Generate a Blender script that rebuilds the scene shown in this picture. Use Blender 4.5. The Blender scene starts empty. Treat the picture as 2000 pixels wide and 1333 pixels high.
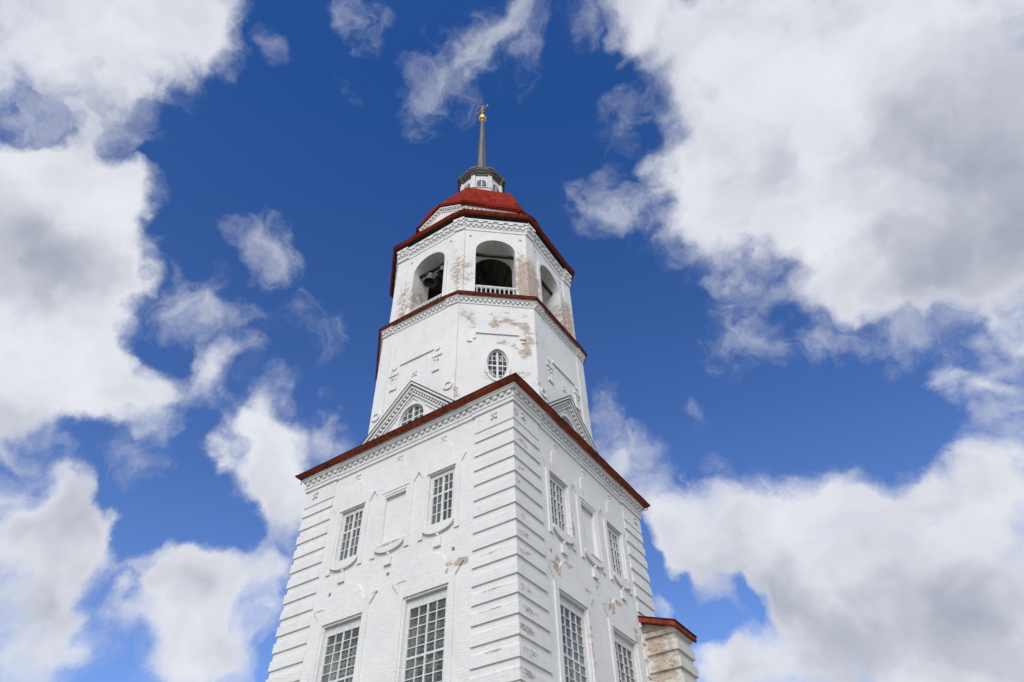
import bpy, math, random
from mathutils import Vector, Matrix, noise as mnoise
from mathutils.geometry import tessellate_polygon

random.seed(7)
SC = bpy.context.scene
COL = SC.collection
R = math.radians
GROUND_Z = -1.2

# ------------------------------------------------------------------ camera
YAW, PITCH, ROLL = 2.1449, 0.7865, -0.029
cam_data = bpy.data.cameras.new('camera')
cam = bpy.data.objects.new('camera', cam_data)
COL.objects.link(cam)
fw = Vector((math.cos(PITCH) * math.cos(YAW), math.cos(PITCH) * math.sin(YAW), math.sin(PITCH)))
rt0 = Vector((math.sin(YAW), -math.cos(YAW), 0.0))
up0 = rt0.cross(fw)
rt = rt0 * math.cos(ROLL) + up0 * math.sin(ROLL)
up = up0 * math.cos(ROLL) - rt0 * math.sin(ROLL)
M = Matrix(((rt.x, up.x, -fw.x, 13.3636), (rt.y, up.y, -fw.y, -18.1741), (rt.z, up.z, -fw.z, 0.4122), (0, 0, 0, 1)))
cam.matrix_world = M
cam_data.sensor_width = 36.0
cam_data.lens = 1343.2 / 2000.0 * 36.0
cam_data.clip_start = 0.1
cam_data.clip_end = 12000.0
SC.camera = cam

# ------------------------------------------------------------------ light and exposure
SC.view_settings.view_transform = 'Standard'
SC.view_settings.look = 'None'
SC.view_settings.gamma = 1.0
SC.view_settings.exposure = 0.22
SC.cycles.max_bounces = 8
SUN_DIR = Vector((0.42, -0.85, 0.80)).normalized()      # towards the sun: thin cloud in front of it
sun_data = bpy.data.lights.new('sun', 'SUN')
sun_data.energy = 1.5
sun_data.angle = R(28)
sun_data.color = (1.0, 0.945, 0.865)
sun = bpy.data.objects.new('sun', sun_data)
sun.rotation_euler = SUN_DIR.to_track_quat('Z', 'Y').to_euler()
sun.location = (20, -60, 60)
COL.objects.link(sun)

CLOUD_PUFFS = [(-0.5983,-0.0461,0.7999,0.1236,1.0),
    (-0.5334,-0.0017,0.8459,0.09,0.95),
    (-0.4695,0.0503,0.8815,0.0585,0.95),
    (-0.4638,0.0838,0.882,0.0449,0.85),
    (-0.6928,0.0347,0.7203,0.0657,1.0),
    (-0.6724,0.0848,0.7353,0.0695,1.0),
    (-0.6512,0.123,0.7489,0.0418,1.0),
    (-0.7288,0.0876,0.6791,0.0904,1.0),
    (-0.7056,0.1448,0.6937,0.0654,0.9),
    (-0.7044,0.1864,0.6849,0.0519,0.8),
    (-0.7719,0.1412,0.6198,0.0968,1.0),
    (-0.7465,0.1972,0.6354,0.078,1.0),
    (-0.802,0.1835,0.5684,0.0906,1.0),
    (-0.7697,0.2382,0.5923,0.0721,1.0),
    (-0.7557,0.2926,0.5859,0.0496,0.9),
    (-0.8261,0.1914,0.53,0.0549,0.9),
    (-0.695,0.3434,0.6318,0.0409,0.8),
    (-0.6847,0.4144,0.5995,0.0405,0.9),
    (-0.6763,0.4531,0.5808,0.0579,1.0),
    (-0.7016,0.4537,0.5494,0.0635,1.0),
    (-0.7092,0.479,0.5174,0.053,1.0),
    (-0.6936,0.5134,0.5053,0.04,0.9),
    (-0.8423,0.2512,0.4769,0.0552,1.0),
    (-0.8174,0.2819,0.5025,0.0345,0.9),
    (-0.8575,0.283,0.4296,0.0652,1.0),
    (-0.8425,0.3241,0.4302,0.0504,1.0),
    (-0.8176,0.3549,0.4534,0.0245,0.7),
    (-0.8745,0.3173,0.3668,0.0684,1.0),
    (-0.851,0.3452,0.3959,0.0441,0.9),
    (-0.8803,0.3613,0.3076,0.0615,1.0),
    (-0.8602,0.386,0.3334,0.0321,0.6),
    (-0.8159,0.4256,0.3914,0.0465,1.0),
    (-0.7901,0.4608,0.4042,0.048,1.0),
    (-0.7601,0.507,0.4066,0.0494,1.0),
    (-0.7223,0.5372,0.4354,0.0449,0.8),
    (-0.8049,0.4755,0.355,0.0551,1.0),
    (-0.7749,0.5183,0.3617,0.0478,0.9),
    (-0.8168,0.4882,0.3073,0.0447,1.0),
    (-0.7699,0.5516,0.3209,0.041,0.9),
    (-0.7346,0.5588,0.3848,0.028,0.6),
    (-0.032,0.3838,0.9229,0.0507,1.0),
    (0.0312,0.4456,0.8947,0.0937,1.0),
    (0.1302,0.5084,0.8512,0.1353,1.0),
    (0.249,0.5601,0.7901,0.1321,1.0),
    (-0.041,0.5368,0.8427,0.0602,1.0),
    (0.0436,0.5649,0.824,0.1268,1.0),
    (0.1616,0.6353,0.7551,0.149,1.0),
    (0.2392,0.6839,0.6893,0.1055,1.0),
    (-0.0527,0.6074,0.7926,0.0779,0.85),
    (0.0277,0.642,0.7662,0.0964,0.85),
    (0.0896,0.7023,0.7062,0.0912,0.9),
    (0.1631,0.732,0.6615,0.0902,0.95),
    (0.2208,0.735,0.6411,0.0692,1.0),
    (0.0841,0.741,0.6662,0.0487,0.8),
    (0.1911,0.8007,0.5677,0.0321,0.9),
    (0.1466,0.8327,0.534,0.0354,0.8),
    (-0.3319,0.7574,0.5623,0.0462,0.85),
    (-0.2894,0.8228,0.4892,0.0507,0.9),
    (-0.2321,0.8527,0.4681,0.0555,1.0),
    (-0.1664,0.8679,0.4681,0.0634,1.0),
    (-0.1038,0.88,0.4634,0.0613,1.0),
    (-0.0599,0.8912,0.4497,0.0477,0.9),
    (-0.0035,0.8979,0.4402,0.0513,1.0),
    (0.0599,0.8914,0.4493,0.0494,1.0),
    (0.1199,0.879,0.4616,0.0476,1.0),
    (-0.1859,0.8865,0.4237,0.0621,1.0),
    (-0.1072,0.9092,0.4023,0.0702,1.0),
    (-0.0134,0.9176,0.3973,0.0715,1.0),
    (0.073,0.9134,0.4004,0.0775,1.0),
    (-0.2723,0.8505,0.45,0.033,0.6),
    (-0.3276,0.8533,0.4056,0.0357,0.8),
    (-0.2574,0.8771,0.4055,0.0381,0.6),
    (-0.1809,0.9089,0.3758,0.0597,0.9),
    (-0.0956,0.9324,0.3486,0.0722,1.0),
    (-0.0175,0.9431,0.332,0.0729,1.0),
    (0.0448,0.9473,0.3173,0.0593,1.0),
    (-0.2505,0.8997,0.3575,0.0487,0.9),
    (-0.2861,0.9005,0.3275,0.0422,0.9),
    (-0.1949,0.9248,0.3266,0.0521,1.0),
    (-0.1162,0.9459,0.303,0.0544,1.0),
    (-0.041,0.9579,0.2841,0.066,1.0),
    (-0.2462,0.9206,0.303,0.0408,0.8)]
CLOUD_WISPS = [(-0.6254,0.0032,0.7803,0.0714,0.7),
    (-0.5763,0.0196,0.817,0.062,0.65),
    (-0.5523,0.0514,0.8321,0.0375,0.5),
    (-0.6478,0.0449,0.7605,0.0449,0.42),
    (-0.7463,0.3308,0.5775,0.0284,0.5),
    (-0.6728,0.2587,0.6931,0.0387,0.75),
    (-0.6618,0.3065,0.6841,0.0364,0.65),
    (-0.5837,0.2896,0.7585,0.0325,0.75),
    (-0.5969,0.3221,0.7348,0.0273,0.4),
    (-0.6071,0.379,0.6985,0.0313,0.35),
    (-0.7824,0.337,0.5237,0.0335,0.75),
    (-0.659,0.3435,0.6692,0.0269,0.4),
    (-0.6404,0.4864,0.5944,0.0418,0.7),
    (-0.6142,0.5072,0.6047,0.0318,0.5),
    (-0.3256,0.1839,0.9274,0.0349,0.6),
    (-0.2447,0.2799,0.9283,0.0409,0.75),
    (-0.2011,0.2891,0.9359,0.0405,0.75),
    (-0.1665,0.2987,0.9397,0.0324,0.6),
    (-0.2977,0.2996,0.9064,0.0407,0.65),
    (-0.3523,0.303,0.8855,0.0288,0.6),
    (-0.1999,0.3537,0.9137,0.0338,0.4),
    (-0.391,0.2271,0.8919,0.0164,0.4),
    (-0.4257,0.1461,0.893,0.0187,0.3),
    (-0.586,0.4293,0.6873,0.0319,0.35),
    (0.114,0.767,0.6315,0.0411,0.7),
    (0.1798,0.771,0.611,0.0386,0.7),
    (-0.1036,0.602,0.7918,0.0279,0.6),
    (-0.166,0.5328,0.8298,0.0496,0.6),
    (-0.1371,0.572,0.8087,0.0352,0.5),
    (-0.1143,0.4703,0.8751,0.0376,0.5),
    (-0.0847,0.3382,0.9372,0.0318,0.5),
    (-0.0578,0.7051,0.7067,0.0405,0.55),
    (-0.1095,0.7309,0.6737,0.0378,0.55),
    (-0.0542,0.7435,0.6665,0.0334,0.5),
    (0.0268,0.7518,0.6588,0.038,0.65),
    (0.0033,0.7667,0.642,0.0257,0.6),
    (0.0718,0.7866,0.6133,0.0362,0.4),
    (-0.2045,0.5138,0.8332,0.0358,0.25),
    (0.1312,0.8198,0.5575,0.0336,0.65),
    (0.1132,0.8229,0.5568,0.0239,0.6),
    (0.1405,0.8526,0.5034,0.0243,0.7),
    (-0.3034,0.7082,0.6375,0.0306,0.6),
    (-0.303,0.7489,0.5894,0.0429,0.7),
    (-0.2894,0.7872,0.5446,0.035,0.6),
    (-0.1869,0.8211,0.5393,0.0236,0.45),
    (-0.2126,0.7718,0.5993,0.0315,0.35)]
CLOUD_GAPS = [(-0.2183,0.9005,0.376,0.0577,1.3),
    (-0.0838,0.9235,0.3743,0.0344,0.5),
    (-0.1352,0.9201,0.3675,0.0352,0.6),
    (-0.0638,0.9461,0.3176,0.0271,0.5),
    (0.1245,0.4818,0.8674,0.0236,0.3),
    (-0.2751,0.8851,0.3754,0.0313,0.8),
    (-0.2876,0.8613,0.4188,0.0292,0.8),
    (-0.3199,0.832,0.4532,0.0335,0.8),
    (-0.1578,0.9259,0.3432,0.0234,0.4),
    (-0.6625,0.0004,0.7491,0.0318,1.0),
    (-0.6525,0.024,0.7574,0.0245,0.6),
    (-0.6096,0.0814,0.7885,0.0351,0.8),
    (-0.5815,0.0965,0.8078,0.0358,0.8),
    (-0.8242,0.2511,0.5076,0.0338,1.0),
    (-0.8418,0.2181,0.4938,0.0216,0.7),
    (-0.7998,0.2957,0.5224,0.0355,1.0),
    (-0.7875,0.3722,0.4913,0.055,1.0),
    (-0.8078,0.3396,0.4819,0.0236,0.6),
    (-0.7629,0.4364,0.477,0.0566,1.0),
    (-0.8194,0.3865,0.4233,0.0221,0.9),
    (-0.7624,0.2193,0.6088,0.0177,0.3),
    (-0.6925,0.2259,0.6852,0.0376,0.7),
    (-0.7166,0.2859,0.6362,0.0382,0.7),
    (-0.6858,0.3828,0.619,0.0268,0.5),
    (-0.7352,0.4786,0.48,0.0258,0.5),
    (-0.316,0.8418,0.4375,0.0233,0.6),
    (-0.2139,0.8969,0.3871,0.0279,0.6),
    (-0.3063,0.8744,0.3763,0.0254,0.7),
    (-0.1216,0.9449,0.3039,0.0249,0.5),
    (0.0576,0.9306,0.3615,0.031,0.3),
    (-0.3361,0.8159,0.4704,0.0272,0.6),
    (-0.0251,0.8825,0.4696,0.0239,0.5),
    (-0.7493,0.537,0.3876,0.0278,0.6),
    (-0.8407,0.3969,0.3684,0.0279,0.5),
    (0.1497,0.7784,0.6096,0.0284,0.5),
    (0.0113,0.6923,0.7215,0.0326,0.5),
    (-0.6364,0.0739,0.7678,0.0287,0.4)]
CLOUD_SHADE = [(0.2226,0.6698,0.7084,0.1753,0.75),
    (0.2268,0.7405,0.6326,0.1196,0.5),
    (0.1119,0.7527,0.6487,0.0936,0.5),
    (-0.0061,0.6281,0.7781,0.0791,0.3),
    (-0.7438,0.1055,0.66,0.0733,0.65),
    (-0.7294,0.1592,0.6653,0.0651,0.5),
    (-0.6873,0.1613,0.7082,0.0484,0.3),
    (-0.8258,0.2213,0.5187,0.0558,0.6),
    (-0.6228,0.0665,0.7796,0.0639,0.45),
    (-0.0565,0.9323,0.3571,0.092,0.42),
    (-0.1741,0.9033,0.392,0.0662,0.5),
    (0.019,0.9478,0.3183,0.0751,0.45),
    (-0.14,0.9339,0.3289,0.0564,0.4),
    (-0.8476,0.2972,0.4397,0.0666,0.5),
    (-0.8698,0.3459,0.3519,0.0636,0.5),
    (-0.7942,0.4718,0.3829,0.0415,0.4),
    (-0.7745,0.5329,0.341,0.0473,0.45),
    (-0.2348,0.8794,0.4141,0.0505,0.45),
    (-0.6975,0.4586,0.5506,0.0402,0.3)]


# ------------------------------------------------------------------ node helpers
class NT:
    def __init__(s, tree):
        s.t = tree; s.n = tree.nodes; s.l = tree.links
    def node(s, typ, **kw):
        n = s.n.new(typ)
        for k, v in kw.items():
            setattr(n, k, v)
        return n
    def put(s, sock, v):
        if isinstance(v, bpy.types.NodeSocket):
            s.l.new(v, sock)
        else:
            sock.default_value = v
    def math(s, op, a, b=0.0, c=None, clamp=False):
        n = s.node('ShaderNodeMath', operation=op, use_clamp=clamp)
        s.put(n.inputs[0], a); s.put(n.inputs[1], b)
        if c is not None: s.put(n.inputs[2], c)
        return n.outputs[0]
    def vec(s, op, a, b=None, scale=None):
        n = s.node('ShaderNodeVectorMath', operation=op)
        s.put(n.inputs[0], a)
        if b is not None: s.put(n.inputs[1], b)
        if scale is not None: s.put(n.inputs['Scale'], scale)
        return n.outputs['Value'] if op in ('DISTANCE', 'LENGTH', 'DOT_PRODUCT') else n.outputs['Vector']
    def noise(s, v, scale, detail=4, rough=0.55, dist=0.0, color=False):
        n = s.node('ShaderNodeTexNoise')
        s.put(n.inputs['Vector'], v); n.inputs['Scale'].default_value = scale
        n.inputs['Detail'].default_value = detail; n.inputs['Roughness'].default_value = rough
        n.inputs['Distortion'].default_value = dist
        return n.outputs['Color' if color else 'Fac']
    def step(s, v, a, b, lo=0.0, hi=1.0, kind='SMOOTHSTEP'):
        n = s.node('ShaderNodeMapRange', interpolation_type=kind)
        s.put(n.inputs['Value'], v); n.inputs['From Min'].default_value = a; n.inputs['From Max'].default_value = b
        n.inputs['To Min'].default_value = lo; n.inputs['To Max'].default_value = hi
        return n.outputs['Result']
    def mix(s, f, a, b, mode='MIX'):
        n = s.node('ShaderNodeMix', data_type='RGBA', blend_type=mode)
        s.put(n.inputs['Factor'], f)
        s.put(n.inputs['A'] if False else n.inputs[6], a); s.put(n.inputs[7], b)
        return n.outputs[2]
    def bump(s, h, strength, dist, normal=None):
        n = s.node('ShaderNodeBump')
        n.inputs['Strength'].default_value = strength; n.inputs['Distance'].default_value = dist
        s.put(n.inputs['Height'], h)
        if normal is not None: s.put(n.inputs['Normal'], normal)
        return n.outputs[0]

def c4(r, g, b):
    return (r, g, b, 1.0)

# ------------------------------------------------------------------ sky with cumulus clouds
def build_world():
    w = bpy.data.worlds.new('World')
    SC.world = w
    w.use_nodes = True
    t = NT(w.node_tree)
    t.n.clear()
    out = t.node('ShaderNodeOutputWorld'); bg = t.node('ShaderNodeBackground')
    t.l.new(bg.outputs[0], out.inputs[0])
    d = t.node('ShaderNodeTexCoord').outputs['Generated']
    sky = t.node('ShaderNodeTexSky', sky_type='NISHITA')
    sky.sun_disc = False
    sky.sun_elevation = math.asin(SUN_DIR.z)
    sky.sun_rotation = math.atan2(SUN_DIR.x, SUN_DIR.y)
    sky.air_density = 1.0; sky.dust_density = 0.3; sky.ozone_density = 2.0
    elev = t.node('ShaderNodeSeparateXYZ'); t.l.new(d, elev.inputs[0])
    tint = t.mix(t.step(elev.outputs[2], 0.34, 0.90, kind='LINEAR'), SKY_LOW, SKY_HIGH)
    blue = t.vec('MULTIPLY', sky.outputs[0], tint)
    # warped direction so that no cloud outline is round
    wn = t.vec('SUBTRACT', t.noise(d, 6.0, 3, 0.55, color=True), (0.5, 0.5, 0.5))
    wf = t.vec('SUBTRACT', t.noise(d, 24.0, 6, 0.62, color=True), (0.5, 0.5, 0.5))
    dw = t.vec('ADD', d, t.vec('ADD', t.vec('SCALE', wn, scale=0.13), t.vec('SCALE', wf, scale=0.045)))
    def puffs(rows, widen):
        s = None
        for (x, y, z, r, am) in rows:
            q = t.math('MULTIPLY_ADD', t.vec('DISTANCE', dw, (x, y, z)), -am / (r * widen), am, clamp=True)
            s = q if s is None else t.math('ADD', s, q)
        return s
    tot = t.math('SUBTRACT', puffs(CLOUD_PUFFS, 1.42), puffs(CLOUD_GAPS, 1.35))
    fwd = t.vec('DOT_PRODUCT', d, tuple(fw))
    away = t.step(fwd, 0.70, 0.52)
    # unseen sky behind and beside the viewer: noise cumulus, thickened for fill light
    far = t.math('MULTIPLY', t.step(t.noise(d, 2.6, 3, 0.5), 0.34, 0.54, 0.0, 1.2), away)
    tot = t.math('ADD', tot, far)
    n1 = t.noise(dw, 8.5, 10, 0.58)
    n1up = t.noise(t.vec('ADD', dw, (-0.006, 0.0, 0.038)), 6.5, 3, 0.46)
    n1lo = t.noise(dw, 6.5, 3, 0.46)
    n2 = t.noise(t.vec('ADD', dw, (3.1, 1.7, 0.4)), 30.0, 7, 0.60)
    body = t.math('MINIMUM', tot, 1.30)
    dens = t.math('MULTIPLY_ADD', t.math('SUBTRACT', n1, 0.5), 1.75, t.math('SUBTRACT', body, 0.06))
    dens = t.math('MULTIPLY_ADD', t.math('SUBTRACT', n2, 0.5), 0.45, dens)
    alpha = t.math('MULTIPLY', t.step(dens, -0.04, 1.14), t.step(body, 0.02, 0.20))
    # torn wisps
    wsp = t.math('MINIMUM', puffs(CLOUD_WISPS, 1.5), 1.0)
    fib = t.noise(t.vec('ADD', dw, (1.3, 0.2, 2.2)), 15.0, 9, 0.60, 0.5)
    walpha = t.math('MULTIPLY', t.step(t.math('MULTIPLY_ADD', t.math('SUBTRACT', fib, 0.5), 2.0, wsp), 0.02, 1.20), t.step(wsp, 0.0, 0.15))
    alpha = t.math('MAXIMUM', alpha, t.math('MULTIPLY', walpha, 0.66))
    # grey where a cloud is thick or seen from its shaded base, white on the tops of its lobes
    sh = puffs(CLOUD_SHADE, 1.0)
    rel = t.math('MULTIPLY', t.math('SUBTRACT', n1up, n1lo), 1.5)
    n3 = t.noise(dw, 4.0, 3, 0.5)
    sh = t.math('MULTIPLY_ADD', sh, 0.95, t.math('MULTIPLY_ADD', t.math('SUBTRACT', n3, 0.5), 0.9, rel))
    core = t.step(dens, 0.5, 1.6, 0.0, 0.30)
    thin = t.step(dens, 0.15, 0.8, 0.16, 0.0)
    sh = t.math('ADD', sh, t.math('ADD', core, thin))
    ccol = t.mix(t.step(sh, -0.25, 1.25), CLOUD_WHITE, CLOUD_GREY)
    # unseen cloud round the sun is brightened here to add soft fill
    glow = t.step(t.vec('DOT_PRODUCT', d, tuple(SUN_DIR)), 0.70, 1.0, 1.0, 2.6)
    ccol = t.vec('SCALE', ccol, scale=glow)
    # scaled so that the Background strength stays in the range of the sky texture
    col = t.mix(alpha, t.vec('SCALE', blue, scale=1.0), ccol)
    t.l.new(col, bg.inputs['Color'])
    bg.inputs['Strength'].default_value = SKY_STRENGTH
    w.cycles.sampling_method = 'MANUAL'
    w.cycles.sample_map_resolution = 512

SKY_STRENGTH = 0.10
SKY_LOW, SKY_HIGH = c4(0.86, 1.02, 1.45), c4(0.25, 0.62, 1.20)
CLOUD_WHITE = c4(6.95, 7.1, 7.55)
CLOUD_GREY = c4(3.15, 3.4, 4.2)
build_world()

# ------------------------------------------------------------------ materials
def new_mat(name):
    m = bpy.data.materials.new(name)
    m.use_nodes = True
    t = NT(m.node_tree)
    b = t.n['Principled BSDF']
    return m, t, b

def mat_whitewash(name, blobs=(), wear=-0.30, tint=(0.865, 0.85, 0.825), dirt=0.25):
    """Whitewash over brick: courses telegraph through, and where the blobs of decay lie it has come off."""
    m, t, b = new_mat(name)
    pos = t.node('ShaderNodeNewGeometry').outputs['Position']
    uv = t.node('ShaderNodeTexCoord').outputs['UV']
    br = t.node('ShaderNodeTexBrick')
    wob = t.vec('SCALE', t.vec('SUBTRACT', t.noise(pos, 5.0, 3, 0.6, color=True), (0.5, 0.5, 0.5)), scale=0.06)
    t.l.new(t.vec('ADD', uv, wob), br.inputs['Vector'])
    br.inputs['Scale'].default_value = 1.0
    br.inputs['Brick Width'].default_value = 0.27; br.inputs['Row Height'].default_value = 0.082
    br.inputs['Mortar Size'].default_value = 0.011; br.inputs['Mortar Smooth'].default_value = 0.35
    br.inputs['Color1'].default_value = c4(0.34, 0.135, 0.085); br.inputs['Color2'].default_value = c4(0.45, 0.235, 0.165)
    br.inputs['Mortar'].default_value = c4(0.52, 0.46, 0.40)
    # uneven wash
    streak = t.vec('MULTIPLY', pos, (1.0, 1.0, 5.5))
    n_str = t.noise(streak, 3.2, 6, 0.65)
    n_big = t.noise(pos, 0.9, 4, 0.55)
    n_fin = t.noise(streak, 16.0, 4, 0.6)
    k = t.math('MULTIPLY_ADD', n_str, 0.16, t.math('MULTIPLY', n_big, 0.14))
    k = t.math('MULTIPLY_ADD', n_fin, 0.10, k)
    base = t.mix(t.step(k, 0.13, 0.27, kind='LINEAR'), c4(tint[0] * 0.80, tint[1] * 0.81, tint[2] * 0.83), c4(*tint))
    # rain streaks and grime, thin scratches where the wash has chipped
    rain = t.noise(t.vec('MULTIPLY', pos, (4.0, 4.0, 0.35)), 2.6, 6, 0.68)
    base = t.mix(t.step(rain, 0.54, 0.72, 0.0, 0.30), base, c4(0.50, 0.485, 0.45))
    chip = t.noise(t.vec('MULTIPLY', pos, (1.0, 1.0, 4.0)), 7.5, 7, 0.75)
    base = t.mix(t.step(chip, 0.665, 0.70, 0.0, 0.75), base, c4(0.36, 0.31, 0.26))
    # yellowish damp stains
    st = t.step(t.noise(t.vec('MULTIPLY', pos, (1, 1, 0.45)), 1.7, 5, 0.6), 0.56, 0.74, 0.0, dirt)
    base = t.mix(st, base, c4(0.62, 0.585, 0.52))
    # decay
    p = None
    for (c, r, a) in blobs:
        dd = t.vec('LENGTH', t.vec('DIVIDE', t.vec('SUBTRACT', pos, tuple(c)), tuple(r)))
        q = t.math('MINIMUM', t.math('MULTIPLY_ADD', dd, -1.25 * a, 1.45 * a, clamp=False), 0.92 * a)
        q = t.math('MAXIMUM', q, 0.0)
        p = q if p is None else t.math('ADD', p, q)
    nz = t.math('MULTIPLY', t.math('SUBTRACT', t.noise(t.vec('MULTIPLY', pos, (1, 1, 2.1)), 3.6, 10, 0.74), 0.5), 3.7)
    p = t.math('ADD', t.math('MINIMUM', p, 1.1) if p is not None else 0.0, t.math('ADD', nz, wear))
    p = t.math('MULTIPLY_ADD', t.math('SUBTRACT', br.outputs['Fac'], 0.5), -0.10, p)
    m1 = t.step(p, 0.34, 0.44); m2 = t.step(p, 0.56, 0.74)
    n_lay = t.noise(pos, 11.0, 4, 0.6)
    lime = t.mix(n_lay, c4(0.50, 0.425, 0.34), c4(0.69, 0.63, 0.55))
    bare = t.mix(t.step(n_lay, 0.32, 0.56), br.outputs['Color'], c4(0.55, 0.47, 0.39))
    pits = t.step(t.noise(streak, 9.0, 5, 0.7), 0.62, 0.70)
    bare = t.mix(t.math('MULTIPLY', pits, 0.85), bare, c4(0.10, 0.065, 0.045))
    lime = t.mix(t.math('MULTIPLY', pits, 0.55), lime, c4(0.20, 0.12, 0.085))
    colr = t.mix(m2, t.mix(m1, base, lime), bare)
    t.l.new(colr, b.inputs['Base Color'])
    b.inputs['Roughness'].default_value = 0.93
    b.inputs['Specular IOR Level'].default_value = 0.15
    h = t.math('MULTIPLY', br.outputs['Fac'], -0.17)
    h = t.math('MULTIPLY_ADD', n_str, 1.2, h)
    h = t.math('MULTIPLY_ADD', n_fin, 0.5, h)
    h = t.math('SUBTRACT', h, t.math('MULTIPLY', m1, 0.5))
    h = t.math('SUBTRACT', h, t.math('MULTIPLY', m2, 1.2))
    t.l.new(t.bump(h, 0.55, 0.018), b.inputs['Normal'])
    return m

def mat_simple(name, col, rough=0.7, metal=0.0, var=0.25, scale=6.0, stretch=(1, 1, 1), bump=0.2, spec=0.3, dark=None):
    m, t, b = new_mat(name)
    pos = t.node('ShaderNodeNewGeometry').outputs['Position']
    n = t.noise(t.vec('MULTIPLY', pos, stretch), scale, 5, 0.62)
    d = dark or tuple(x * (1 - var * 1.6) for x in col)
    t.l.new(t.mix(t.step(n, 0.32, 0.64), c4(*d), c4(*col)), b.inputs['Base Color'])
    b.inputs['Roughness'].default_value = rough; b.inputs['Metallic'].default_value = metal
    b.inputs['Specular IOR Level'].default_value = spec
    if bump:
        t.l.new(t.bump(n, bump, 0.01), b.inputs['Normal'])
    return m

def mat_soffit():
    """Old red-leaded eave boards, flaking dark and pale."""
    m, t, b = new_mat('red_eave_board')
    pos = t.node('ShaderNodeNewGeometry').outputs['Position']
    n = t.noise(pos, 7.0, 7, 0.72); f = t.noise(pos, 24.0, 4, 0.7); g = t.noise(pos, 1.3, 3, 0.5)
    c = t.mix(t.step(n, 0.36, 0.60), c4(0.14, 0.024, 0.012), c4(0.36, 0.055, 0.024))
    c = t.mix(t.step(g, 0.45, 0.7, 0, 0.5), c, c4(0.42, 0.06, 0.026))
    c = t.mix(t.step(f, 0.60, 0.68, 0, 0.75), c, c4(0.045, 0.016, 0.012))
    c = t.mix(t.step(t.noise(pos, 31.0, 3, 0.6), 0.67, 0.72, 0, 0.5), c, c4(0.36, 0.25, 0.19))
    t.l.new(c, b.inputs['Base Color']); b.inputs['Roughness'].default_value = 0.8
    b.inputs['Specular IOR Level'].default_value = 0.2
    t.l.new(t.bump(f, 0.5, 0.012), b.inputs['Normal'])
    return m

def mat_red_roof():
    m, t, b = new_mat('red_painted_sheet_roof')
    pos = t.node('ShaderNodeNewGeometry').outputs['Position']
    n = t.noise(t.vec('MULTIPLY', pos, (1.6, 1.6, 0.7)), 2.2, 6, 0.65); f = t.noise(pos, 14.0, 5, 0.65)
    c = t.mix(t.step(n, 0.34, 0.66), c4(0.19, 0.013, 0.006), c4(0.345, 0.028, 0.011))
    c = t.mix(t.step(f, 0.55, 0.75, 0, 0.6), c, c4(0.12, 0.016, 0.009))
    c = t.mix(t.step(t.noise(t.vec('MULTIPLY', pos, (5, 5, 0.8)), 2.4, 5, 0.7), 0.56, 0.72, 0, 0.35), c, c4(0.42, 0.085, 0.045))
    t.l.new(c, b.inputs['Base Color']); b.inputs['Roughness'].default_value = 0.7
    b.inputs['Specular IOR Level'].default_value = 0.04
    t.l.new(t.bump(n, 0.35, 0.03), b.inputs['Normal'])
    return m

def mat_glass():
    m, t, b = new_mat('old_window_glass')
    pos = t.node('ShaderNodeNewGeometry').outputs['Position']
    out = t.n['Material Output']
    tr = t.node('ShaderNodeBsdfTransparent'); tr.inputs[0].default_value = c4(0.84, 0.87, 0.86)
    gl = t.node('ShaderNodeBsdfGlossy'); gl.inputs['Roughness'].default_value = 0.03
    nb = t.bump(t.noise(pos, 2.6, 2, 0.5), 0.06, 0.05)
    t.l.new(nb, gl.inputs['Normal'])
    geo = t.node('ShaderNodeNewGeometry')
    cell = t.node('ShaderNodeTexWhiteNoise', noise_dimensions='3D')
    t.l.new(t.vec('FLOOR', t.vec('MULTIPLY', pos, (3.2, 3.2, 3.8))), cell.inputs['Vector'])
    tilt = t.vec('SCALE', t.vec('SUBTRACT', cell.outputs['Color'], (0.5, 0.5, 0.5)), scale=0.10)
    t.l.new(t.vec('NORMALIZE', t.vec('ADD', nb, tilt)), gl.inputs['Normal'])
    ci = t.math('ABSOLUTE', t.vec('DOT_PRODUCT', geo.outputs['Normal'], geo.outputs['Incoming']))
    fres = t.math('MULTIPLY_ADD', t.math('POWER', t.math('SUBTRACT', 1.0, ci), 5.0), 0.9, 0.05)
    dust = t.node('ShaderNodeBsdfDiffuse'); dust.inputs[0].default_value = c4(0.45, 0.45, 0.44)
    mx = t.node('ShaderNodeMixShader'); t.l.new(fres, mx.inputs[0])
    t.l.new(tr.outputs[0], mx.inputs[1]); t.l.new(gl.outputs[0], mx.inputs[2])
    mx2 = t.node('ShaderNodeMixShader')
    t.l.new(t.math('MULTIPLY_ADD', t.math('POWER', cell.outputs['Value'], 2.0), 0.10, t.step(t.noise(pos, 0.9, 2, 0.5), 0.35, 0.65, 0.02, 0.06)), mx2.inputs[0])
    t.l.new(mx.outputs[0], mx2.inputs[1]); t.l.new(dust.outputs[0], mx2.inputs[2])
    t.l.new(mx2.outputs[0], out.inputs[0])
    return m

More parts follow.
